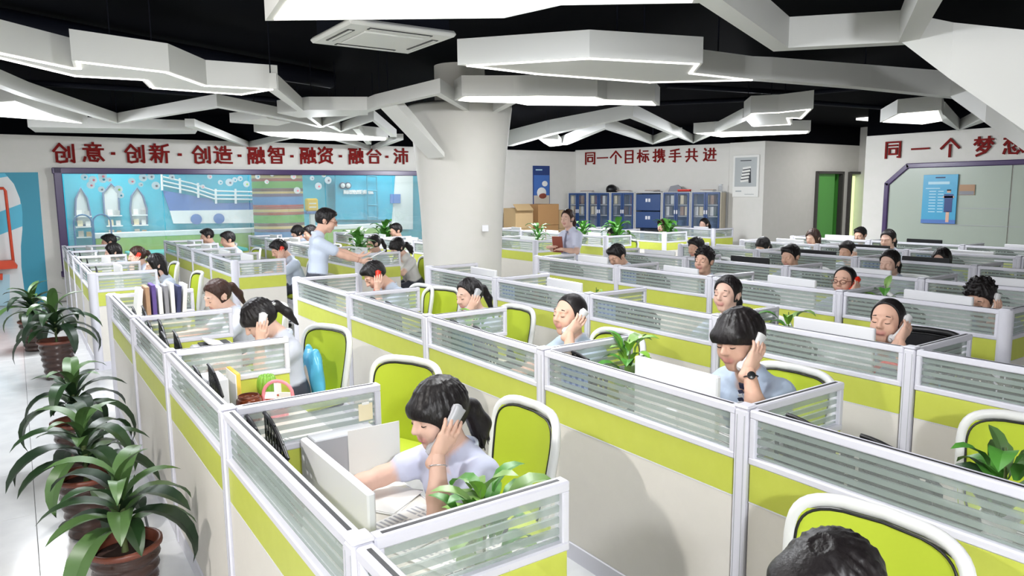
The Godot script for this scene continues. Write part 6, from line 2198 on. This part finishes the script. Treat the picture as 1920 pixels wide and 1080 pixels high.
	for sp in list:
		person(sp)
		if sp.get("chair", true):
			var hw: Vector3 = sp.hip_world
			place_chair(Vector3(hw.x - 0.02, 0, hw.z), 0.0, "lime-backed office chair occupied by the %s" % shorten(sp.label))
	# two people stand in the cross aisle
	var man := {"at": Vector3(2.85, 1.498, -7.765), "near": true, "standing": true, "hair": "short", "pitch": 16.0, "turn": -12.0, "yaw": 168.0, "lean": 0.04, "glasses": true, "shirt": Color(0.56, 0.62, 0.74),
		"wristR": Vector3(0.13, 1.04, -0.36), "wristL": Vector3(-0.06, 1.06, -0.40), "handR": "grip", "handL": "rest",
		"basisR": Basis(Vector3(0, -0.3, -0.95).normalized().cross(Vector3(-0.7, 0.6, -0.2).normalized()), Vector3(0, -0.3, -0.95).normalized(), Vector3(-0.7, 0.6, -0.2)).orthonormalized(),
		"basisL": Basis(Vector3(1, 0, 0), Vector3(0, 0.2, -0.98).normalized(), Vector3(0, 0.98, 0.2)).orthonormalized(),
		"hintR": Vector3(0.5, -1.0, 0.5), "hintL": Vector3(-0.6, -1.0, 0.4), "bracelet": "R", "bracelet_colour": "red_brown", "label": "person in pale blue shirt and glasses standing with a clipboard in the aisle"}
	var m := person(man)
	var cb := thing("clipboard", "clipboard with white sheet held by the person standing in the aisle", "clipboard", Vector3.ZERO)
	cb.transform = m.transform * Transform3D(Basis(Vector3.UP, -0.3) * Basis(Vector3.RIGHT, 0.45), Vector3(0.03, 1.08, -0.50))
	bx(cb, "board", Vector3.ZERO, Vector3(0.23, 0.006, 0.31), M.plastic_grey, 0.002)
	bx(cb, "sheet", Vector3(0, 0.004, 0.005), Vector3(0.21, 0.002, 0.28), M.paper)
	bx(cb, "clip", Vector3(0, 0.008, -0.14), Vector3(0.1, 0.012, 0.025), M.chrome, 0.002)
	var lady := {"at": Vector3(6.436, 1.415, -7.95), "near": true, "standing": true, "male": false, "hair": "ponytail", "hair_colour": "hair_brown", "pitch": 4.0, "turn": 10.0, "yaw": 6.0, "lean": 0.02, "tie": "tie_grey", "shirt": Color(0.62, 0.65, 0.80),
		"wristL": Vector3(-0.10, 1.0, -0.22), "wristR": Vector3(0.12, 1.02, -0.24), "handL": "rest", "handR": "rest",
		"basisL": Basis(Vector3(0, -0.2, -0.98), Vector3(0.95, -0.1, -0.2), Vector3(0.2, 0, 0.95)).orthonormalized(), "basisR": Basis(Vector3(0, 0.2, 0.98), Vector3(-0.95, 0.1, -0.2), Vector3(-0.2, 0, 0.95)).orthonormalized(),
		"hintL": Vector3(-0.8, -1.0, 0.5), "hintR": Vector3(0.8, -1.0, 0.5), "label": "person in white shirt and grey tie standing with a brown notebook"}
	var l := person(lady)
	var nb := thing("notebook", "reddish brown notebook held in both arms by the standing person", "notebook", Vector3.ZERO)
	nb.transform = l.transform * Transform3D(Basis(Vector3.UP, 0.15) * Basis(Vector3.RIGHT, -0.15), Vector3(0.02, 1.06, -0.175))
	bx(nb, "cover", Vector3.ZERO, Vector3(0.17, 0.23, 0.022), M.red_brown, 0.004)
	bx(nb, "pages", Vector3(0.003, 0, 0), Vector3(0.168, 0.22, 0.014), M.paper)
	# other chairs
	place_chair(Vector3(1.52, 0, -2.44), -4.0, "lime-backed office chair of the newspaper reader, shadow striped across its back")
	place_chair(Vector3(1.50, 0, -3.42), 22.0, "empty lime office chair between the newspaper reader and the bagged chair")
	var bag_chair := place_chair(Vector3(1.50, 0, -4.66), 18.0, "lime office chair with a plastic bag hung on its back")
	place_chair(Vector3(3.02, 0, -1.05), 8.0, "empty lime office chair by the right edge, leaves in front")
	place_chair(Vector3(1.70, 0, -0.98), 4.0, "lime office chair beside the head at the bottom edge")
	place_chair(Vector3(3.12, 0, -5.95), 18.0, "empty lime office chair in the second row before the column")
	var lc := make_chair("leather_chair", "black leather office chair behind the leaning phone user", M.black_leather, M.black_leather)
	lc.position = Vector3(4.152, 1.03, -2.165) * Vector3(1, 0, 1) + Vector3(0.42, 0, -0.06)
	lc.rotation.y = deg_to_rad(96.0)
	# plastic bag on the chair back
	var pb := thing("plastic_bag", "blue and tan plastic bag hanging on a lime chair back", "bag", Vector3(1.56, 0.604, -4.636) + Vector3(0, -0.06, 0))
	var g1 := net([ell(Vector3(0.0, 0.10, 0.02), Vector3(0.05, 0.12, 0.13), 0.05, Color.WHITE), ell(Vector3(0.01, -0.03, -0.01), Vector3(0.055, 0.12, 0.16), 0.05, Color.WHITE), cap(Vector3(0.0, 0.18, -0.05), Vector3(0.0, 0.235, -0.06), 0.03, 0.018, 0.05, Color.WHITE), cap(Vector3(0.0, 0.18, 0.06), Vector3(0.0, 0.225, 0.08), 0.03, 0.018, 0.05, Color.WHITE)], 0.012, Vector3(-0.2, -0.26, -0.26), Vector3(0.2, 0.36, 0.26))
	part("bag_body", join_nets([[g1, Transform3D()]]), M.bag_blue, pb)
	var g2 := net([ell(Vector3(-0.022, 0.0, 0.01), Vector3(0.05, 0.15, 0.07), 0.05, Color.WHITE)], 0.014, Vector3(-0.2, -0.2, -0.22), Vector3(0.2, 0.3, 0.22))
	part("tan_panel", join_nets([[g2, Transform3D()]]), M.bag_tan, pb)


func shorten(s: String) -> String:
	var w := s.split(" ")
	return " ".join(w.slice(0, mini(w.size(), 10))).trim_suffix(",")


func desk_things() -> void:
	var Dk := Vector3(0, DESK, 0)
	# ---- first row, foreground desk
	monitor("white monitor seen from behind at the newspaper reader's desk", Vector3(0.82, DESK, -2.26), 0.0, true, 0.62, 0.90)
	rack("black perforated file rack behind the newspaper reader's monitor", Vector3(0.68, DESK, -2.55), 0.0)
	var np := thing("newspaper", "open newspaper spread on the foreground desk", "newspaper", Vector3(1.06, DESK + 0.002, -1.98), 0.25)
	for k in 2:
		var s := bx(np, "page", Vector3(0, 0.002 + k * 0.003, -0.13 + k * 0.26), Vector3(0.30, 0.002, 0.25), M.paper, 0.0, Basis(Vector3.UP, 0.05 * k))
		var mb := MB.new()
		for c in 4:
			for r in 13:
				if rng.randf() < 0.9:
					mb.box(Vector3(-0.125 + r * 0.02, 0.0014, -0.09 + c * 0.06), Vector3(0.008, 0.0006, 0.05))
		part("print", mb.mesh(), M.plastic_grey, s)
	keyboard("dark keyboard at the near end of the newspaper reader's desk", Vector3(0.98, DESK, -1.68), PI / 2)
	desk_plant("leafy green plant in front of the newspaper reader, against the near cross screen", Vector3(1.035, 0.94, -1.66) * Vector3(1, 0, 1) + Dk, 0.22, 0.30, 30, 5)
	papers("crumpled white papers beside the black rack at the far cross screen", Vector3(1.02, DESK, -2.42), 0.7, 3)
	var pbx := thing("grey_folder_box", "upright pale grey folder box against the cross screen of the foreground desk", "box", Vector3(1.02, DESK, -2.64))
	bx(pbx, "box", Vector3(-0.02, 0.1, 0), Vector3(0.26, 0.2, 0.09), M.plastic_grey, 0.004)
	bx(pbx, "sheet", Vector3(0.09, 0.115, 0.048), Vector3(0.22, 0.2, 0.003), M.paper)
	var note := thing("sticky_note", "pale yellow sticky note on the cross screen glass behind the reader", "note", Vector3(1.12, 0.91, -2.694))
	bx(note, "note", Vector3.ZERO, Vector3(0.06, 0.07, 0.003), M.paper_cream)
	bx(note, "tape", Vector3(0, 0.036, 0.001), Vector3(0.03, 0.01, 0.003), M.paper)
	# ---- first row, empty desk with cactus
	rack("black perforated file rack on the desk with the cactus", Vector3(0.68, 0.959, -3.7) * Vector3(1, 0, 1) + Dk + Vector3(0, 0, 0.2), 0.0)
	var fan := thing("desk_fan", "small round pink desk fan beside the cactus", "fan", Vector3(1.028, 0.794, -3.6) * Vector3(1, 0, 1) + Dk, -0.6)
	var fb := MB.new()
	var ring := []
	var rr := []
	for i in 20:
		ring.append(Vector3(cos(TAU * i / 20) * 0.075, 0.12 + sin(TAU * i / 20) * 0.075, 0))
		rr.append(0.009)
	fb.tube(ring, rr, 6, 1.0, Vector3(0, 0, 1), true)
	part("guard_ring", fb.mesh(), M.pink, fan)
	for i in 4:
		bx(fan, "blade", Vector3(0, 0.12, 0) + Basis(Vector3(0, 0, 1), TAU * i / 4) * Vector3(0.036, 0, 0), Vector3(0.06, 0.035, 0.004), M.paper, 0.0, Basis(Vector3(0, 0, 1), TAU * i / 4) * Basis(Vector3.RIGHT, 0.4))
	bx(fan, "stand", Vector3(0, 0.025, 0), Vector3(0.09, 0.05, 0.05), M.pink, 0.01)
	var cac := thing("cactus", "round ribbed cactus in a terracotta pot on the first-row desk", "cactus", Vector3(1.035, 0.806, -3.82) * Vector3(1, 0, 1) + Dk)
	var cm := MB.new()
	cm.lathe([Vector2(0, 0), Vector2(0.05, 0), Vector2(0.062, 0.08), Vector2(0.055, 0.08), Vector2(0, 0.07)], 18)
	part("pot", cm.mesh(), M.terracotta, cac)
	cm = MB.new()
	for i in 12:
		var f := TAU * i / 12
		cm.ball(Vector3(cos(f) * 0.032, 0.125, sin(f) * 0.032), Vector3(0.021, 0.055, 0.021), 8, 8)
	part("stem", cm.mesh(), M.leaf_bright, cac)
	var jar := thing("brown_jar", "glossy brown glazed jar beside the cactus", "jar", Vector3(0.889, 0.813, -3.62) * Vector3(1, 0, 1) + Dk)
	cm = MB.new()
	cm.lathe([Vector2(0, 0), Vector2(0.055, 0), Vector2(0.065, 0.06), Vector2(0.06, 0.12), Vector2(0.048, 0.13), Vector2(0.045, 0.12), Vector2(0.05, 0.06), Vector2(0, 0.05)], 20)
	part("jar", cm.mesh(), M.brown_jar, jar)
	cm = MB.new()
	cm.lathe([Vector2(0.05, 0.128), Vector2(0.052, 0.14), Vector2(0.046, 0.14)], 20)
	part("lip", cm.mesh(), M.pot_rim, jar)
	var tow := thing("computer_case", "white computer case standing on the desk with the cactus", "computer", Vector3(0.789, 0.866, -3.7) * Vector3(1, 0, 1) + Dk)
	bx(tow, "case", Vector3(-0.04, 0.12, -0.02), Vector3(0.10, 0.24, 0.20), M.plastic_white, 0.006)
	bx(tow, "front_strip", Vector3(0.012, 0.12, -0.02), Vector3(0.006, 0.2, 0.03), M.plastic_grey)
	var yf := thing("yellow_file", "yellow-edged file standing beside the white computer case", "file", Vector3(0.86, 0.874, -3.78) * Vector3(1, 0, 1) + Dk)
	bx(yf, "cover", Vector3(0, 0.12, 0), Vector3(0.02, 0.24, 0.2), M.paper_yellow, 0.002)
	bx(yf, "pages", Vector3(-0.012, 0.118, 0), Vector3(0.006, 0.232, 0.196), M.paper)
	papers("loose white sheets on the desk with the cactus, at its far end", Vector3(0.9, DESK, -3.15), 0.3, 4, true)
	# ---- first row, second bay
	rack("black perforated file rack at the desk of the person with bowed head", Vector3(0.7, 0.968, -4.536) * Vector3(1, 0, 1) + Dk, 0.0)
	var pr := thing("printer", "low pale printer in front of the person with bowed head", "printer", Vector3(1.003, 0.797, -4.95) * Vector3(1, 0, 1) + Dk)
	bx(pr, "body", Vector3(0.02, 0.07, 0), Vector3(0.26, 0.14, 0.32), M.plastic_white, 0.012)
	bx(pr, "paper_tray", Vector3(0.02, 0.155, 0.02), Vector3(0.18, 0.01, 0.24), M.plastic_black)
	bx(pr, "paper", Vector3(0.03, 0.165, 0.02), Vector3(0.16, 0.01, 0.21), M.paper, 0.0, Basis(Vector3.FORWARD, 0.3))
	var cup := thing("drinking_glass", "clear glass cup on the desk near the bowed head", "cup", Vector3(1.063, 0.87, -4.9) * Vector3(1, 0, 1) + Dk)
	cm = MB.new()
	cm.lathe([Vector2(0, 0), Vector2(0.032, 0), Vector2(0.038, 0.13)], 16)
	part("glass", cm.mesh(), M.clear_glass, cup)
	cm = MB.new()
	cm.lathe([Vector2(0.035, 0.12), Vector2(0.036, 0.14), Vector2(0, 0.145)], 16)
	part("lid", cm.mesh(), M.silver, cup)
	# ---- first row, first bay: standing binders
	var mats := [M.paper, M.file_tan, M.file_purple, M.paper, M.file_grey, M.paper, M.file_navy, M.paper]
	var bl := ["wide white leaning binder, nearest the partition", "tan binder spine in the row of binders", "purple binder spine in the row of binders", "white binder right after the purple one", "grey binder in the row of binders", "white binder right after the grey one", "navy binder in the row of binders", "last white binder in the row, farthest from the partition"]
	for i in 8:
		book(bl[i], Vector3(0.742, 0.941, -6.28) * Vector3(1, 0, 1) + Vector3(0, DESK + 0.142, 0) + Vector3(i * 0.044 + (0.02 if i > 0 else 0.0), 0, 0), Vector3(0.03 if i else 0.035, 0.27 + 0.012 * (i % 3), 0.2), mats[i], 0.14 if i == 0 else (0.1 if i > 5 else 0.0), 0.0, "binders in the first bay")
	rack("black perforated file rack behind the row of binders", Vector3(0.69, DESK, -5.75), 0.0)
	var rs := thing("desk_riser", "low white desk riser carrying the row of binders", "shelf", Vector3(0.844, 0.931, -6.28) * Vector3(1, 0, 1) + Dk)
	bx(rs, "board", Vector3(0, 0.13, 0), Vector3(0.52, 0.02, 0.24), M.desk_cream, 0.003)
	for s in [-1.0, 1.0]:
		bx(rs, "side", Vector3(s * 0.24, 0.06, 0), Vector3(0.02, 0.12, 0.24), M.desk_cream)
	rack("black perforated file rack in front of the person behind binders", Vector3(0.69, DESK, -5.02), 0.0)
	# ---- monitors and small things of the other desks
	var dark := [[4, 1], [5, 1], [5, 2], [6, 1], [7, 1]]
	for r in range(1, 8):
		var zs: Array = FRONT[r][1]
		for i in zs.size() - 1:
			var x: float = FRONT[r][0]
			var z: float = (zs[i] + zs[i + 1]) * 0.5
			var rn := "%s bay of the %s row" % [ORD[i], ORD[r]]
			var bare := (r == 1 and i < 3) or (r == 2 and i == 2) or (r < 3 and i == 4)
			if r == 1 and i == 3:
				monitor("white monitor back in front of the person in the striped tie", Vector3(2.42, DESK, -2.21), 0.0, true, 0.5, 1.01)
			elif not bare:
				var dk: bool = [r, i] in dark
				monitor("%s monitor back rising over the partition, %s, front block" % ["black" if dk else "white", rn], Vector3(x + 0.26, DESK, z + 0.02), rng.randf_range(-0.1, 0.1), not dk, 0.5, 1.03 + rng.randf_range(0.0, 0.025))
			if not (r == 1 and i == 3):
				rack("black file rack behind the partition glass, %s, front block" % rn, Vector3(x + 0.09, DESK, z - 0.40), 0.0)
				rack("second black file rack behind the glass, %s, front block" % rn, Vector3(x + 0.09, DESK, z - 0.12), 0.0)
			papers("white papers on the desk, %s, front block" % rn, Vector3(x + 0.46, DESK, z + 0.15), rng.randf_range(-0.4, 0.4), 3, r < 3)
			if r < 5:
				keyboard("black keyboard on the desk, %s, front block" % rn, Vector3(x + 0.45, DESK, z - 0.2), 0.0, r == 2)
	rack("black file rack at the desk of the person in the striped tie", Vector3(2.26, DESK, -2.66), 0.0)
	for r in range(0, 8):
		var zs: Array = BACK[r][1]
		for i in zs.size() - 1:
			var x: float = BACK[r][0]
			var z: float = (zs[i] + zs[i + 1]) * 0.5
			var rn := "%s bay of the %s row" % [ORD[i], ORD[r]]
			monitor("white monitor over the partition, %s, behind the cross aisle" % rn, Vector3(x + 0.3, DESK, z), rng.randf_range(-0.15, 0.15), not (r == 6 and i == 0), 0.42, 1.02 + rng.randf_range(0.0, 0.03))
			rack("black file rack, %s, behind the cross aisle" % rn, Vector3(x + 0.09, DESK, z - 0.36), 0.0)
	# blue price sheets pinned inside the glass
	for e in [[2.165, -2.62, "second row, beside the striped tie's monitor"], [3.635, -4.02, "third row, second bay"], [5.245, -5.45, "fourth row, second bay"], [3.635, -5.34, "third row, first bay"], [8.03, -4.4, "sixth row"], [6.53, -5.65, "fifth row"], [9.43, -4.5, "seventh row"]]:
		var t := thing("blue_price_sheet", "pale blue dotted sheet pinned inside partition glass, %s" % e[2], "notice", Vector3(e[0], 0.91, e[1]))
		bx(t, "sheet", Vector3.ZERO, Vector3(0.003, 0.13, 0.2), M.paper_blue)
		for i in 4:
			for j in 3:
				bx(t, "dot", Vector3(-0.002, -0.04 + j * 0.04, -0.07 + i * 0.045), Vector3(0.002, 0.018, 0.018), M.ink_blue)
	# plants on desks
	desk_plant("leafy green plant beside the monitor of the person in the striped tie", Vector3(2.62, 0.93, -2.716) * Vector3(1, 0, 1) + Dk, 0.22, 0.36, 26, 11)
	desk_plant("small leafy plant on the desk of the person in front of the column", Vector3(2.62, 0.883, -4.254) * Vector3(1, 0, 1) + Dk, 0.2, 0.30, 18, 12)
	desk_plant("green plant with broad leaves before the upright sitter, third row", Vector3(4.02, 0.971, -2.726) * Vector3(1, 0, 1) + Dk, 0.22, 0.36, 18, 13)
	desk_plant("upright leafy plant behind the leaning phone user, fourth row", Vector3(5.6, 1.001, -2.948) * Vector3(1, 0, 1) + Dk, 0.2, 0.40, 16, 14)
	desk_plant("dark leafy plant at the right edge before the empty lime chair", Vector3(2.55, 0.839, -0.925) * Vector3(1, 0, 1) + Dk, 0.24, 0.30, 20, 15, false)
	desk_plant("small plant with one tall leaf, third row second bay", Vector3(4, 1.032, -4.554) * Vector3(1, 0, 1) + Dk, 0.15, 0.32, 10, 16)
	desk_plant("low leafy plant behind the fourth-row white monitor", Vector3(5.62, 1.025, -4.243) * Vector3(1, 0, 1) + Dk, 0.2, 0.2, 14, 17, true, false)
	desk_plant("low leafy plant in front of the nearer of two window sitters", Vector3(2.6, 0.973, -11.472) * Vector3(1, 0, 1) + Dk, 0.2, 0.22, 14, 18, true, false)
	desk_plant("low leafy plant in front of the farther of two window sitters", Vector3(2.6, 0.939, -12.77) * Vector3(1, 0, 1) + Dk, 0.2, 0.22, 14, 19, true, false)
	# tall vases and bushy pots in the back block
	for e in [["tall flower arrangement in front of the standing clipboard holder", Vector3(4, 1.214, -9.645), 0.62, 0.32, 40], ["bushy flower vase between the clipboard holder and the column", Vector3(5.8, 1.11, -12.677), 0.62, 0.34, 40], ["small bushy plant before the tan cardboard box", Vector3(7.5, 1.348, -10.089), 0.62, 0.28, 30], ["bushy plant right behind the notebook holder's head", Vector3(8.9, 1.299, -10.543), 0.62, 0.30, 34], ["large bushy plant before the third blue cabinet", Vector3(9.05, 1.236, -9.758), 0.6, 0.36, 44], ["round bushy plant before the drawer cabinet", Vector3(10.6, 1.245, -9.961), 0.6, 0.34, 40]]:
		var p: Vector3 = e[1]
		var t := desk_plant(e[0], Vector3(p.x, DESK, p.z), e[3], e[2], e[4], int(p.x * 100), false, false)
		t.set_meta("group", "tall plants in the back block")
	# telephones' bases and odd items seen through the glass
	var rc := thing("red_headband", "red-orange curved band behind the partition glass, third row", "headset", Vector3(3.9, 0.819, -2.003) * Vector3(1, 0, 1) + Dk)
	cm = MB.new()
	ring = []
	rr = []
	for i in 11:
		var f := PI * i / 10.0
		ring.append(Vector3(0, 0.03 + sin(f) * 0.15, -cos(f) * 0.11))
		rr.append(0.014)
	cm.tube(ring, rr, 8, 0.6, Vector3(1, 0, 0))
	part("band", cm.mesh(), M.red, rc)
	for s in [-1.0, 1.0]:
		bx(rc, "ear_pad", Vector3(0, 0.025, s * 0.11), Vector3(0.05, 0.05, 0.025), M.red, 0.008)
	var bt := thing("blue_bottle", "small bright blue bottle behind the glass, third row at right", "bottle", Vector3(3.85, 0.826, -1.698) * Vector3(1, 0, 1) + Dk)
	cm = MB.new()
	cm.lathe([Vector2(0, 0), Vector2(0.03, 0), Vector2(0.032, 0.14), Vector2(0.014, 0.18), Vector2(0.014, 0.2), Vector2(0, 0.2)], 14)
	part("bottle", cm.mesh(), M.blue_bright, bt)
	cm = MB.new()
	cm.lathe([Vector2(0.016, 0.195), Vector2(0.016, 0.23), Vector2(0, 0.23)], 12)
	part("cap", cm.mesh(), M.plastic_white, bt)
	var tray := thing("wooden_tray", "brown wooden tray standing at the first cross screen of the third row", "tray", Vector3(3.86, DESK, -6.62))
	bx(tray, "tray", Vector3(0, 0.13, 0), Vector3(0.28, 0.26, 0.03), M.card_brown, 0.004)
	bx(tray, "rim", Vector3(0, 0.262, 0), Vector3(0.28, 0.012, 0.036), M.pot_rim)


func floor_plants() -> void:
	floor_plant("nearest potted dracaena, large ribbed brown pot at the bottom edge", Vector3(0.27, 0.004, -3.32), 1.12, 101)
	floor_plant("second potted dracaena from the bottom edge, partly hidden by the nearest", Vector3(0.20, 0.004, -4.30), 1.12, 102)
	floor_plant("third potted dracaena from the bottom edge, wide drooping leaves", Vector3(0.22, 0.004, -5.40), 1.12, 103)
	floor_plant("fourth potted dracaena, tall dark ribbed pot standing beside the corner post", Vector3(0.24, 0.004, -8.30), 1.3, 104)
	floor_plant("fifth and farthest potted dracaena, beside the wall mural", Vector3(0.08, 0.004, -10.0), 1.2, 105)
	# thin cables on the floor
	for e in [["thin dark cable on the tiles between potted plant and first-row partition", [Vector3(0.42, 0.012, -3.6), Vector3(0.47, 0.012, -4.4), Vector3(0.40, 0.012, -4.9), Vector3(0.50, 0.012, -5.2), Vector3(0.48, 0.012, -6.3)]], ["dark cable on the floor under the second-row partition", [Vector3(1.95, 0.012, -2.75), Vector3(1.98, 0.012, -2.2), Vector3(1.92, 0.012, -1.7), Vector3(1.98, 0.012, -1.2)]]]:
		var t := thing("floor_cable", e[0], "cable", e[1][0])
		var mb := MB.new()
		var pts := []
		var rr := []
		for p in e[1]:
			pts.append(p - e[1][0]); rr.append(0.006)
		mb.tube(pts, rr, 6)
		part("cable", mb.mesh(), M.plastic_black, t)
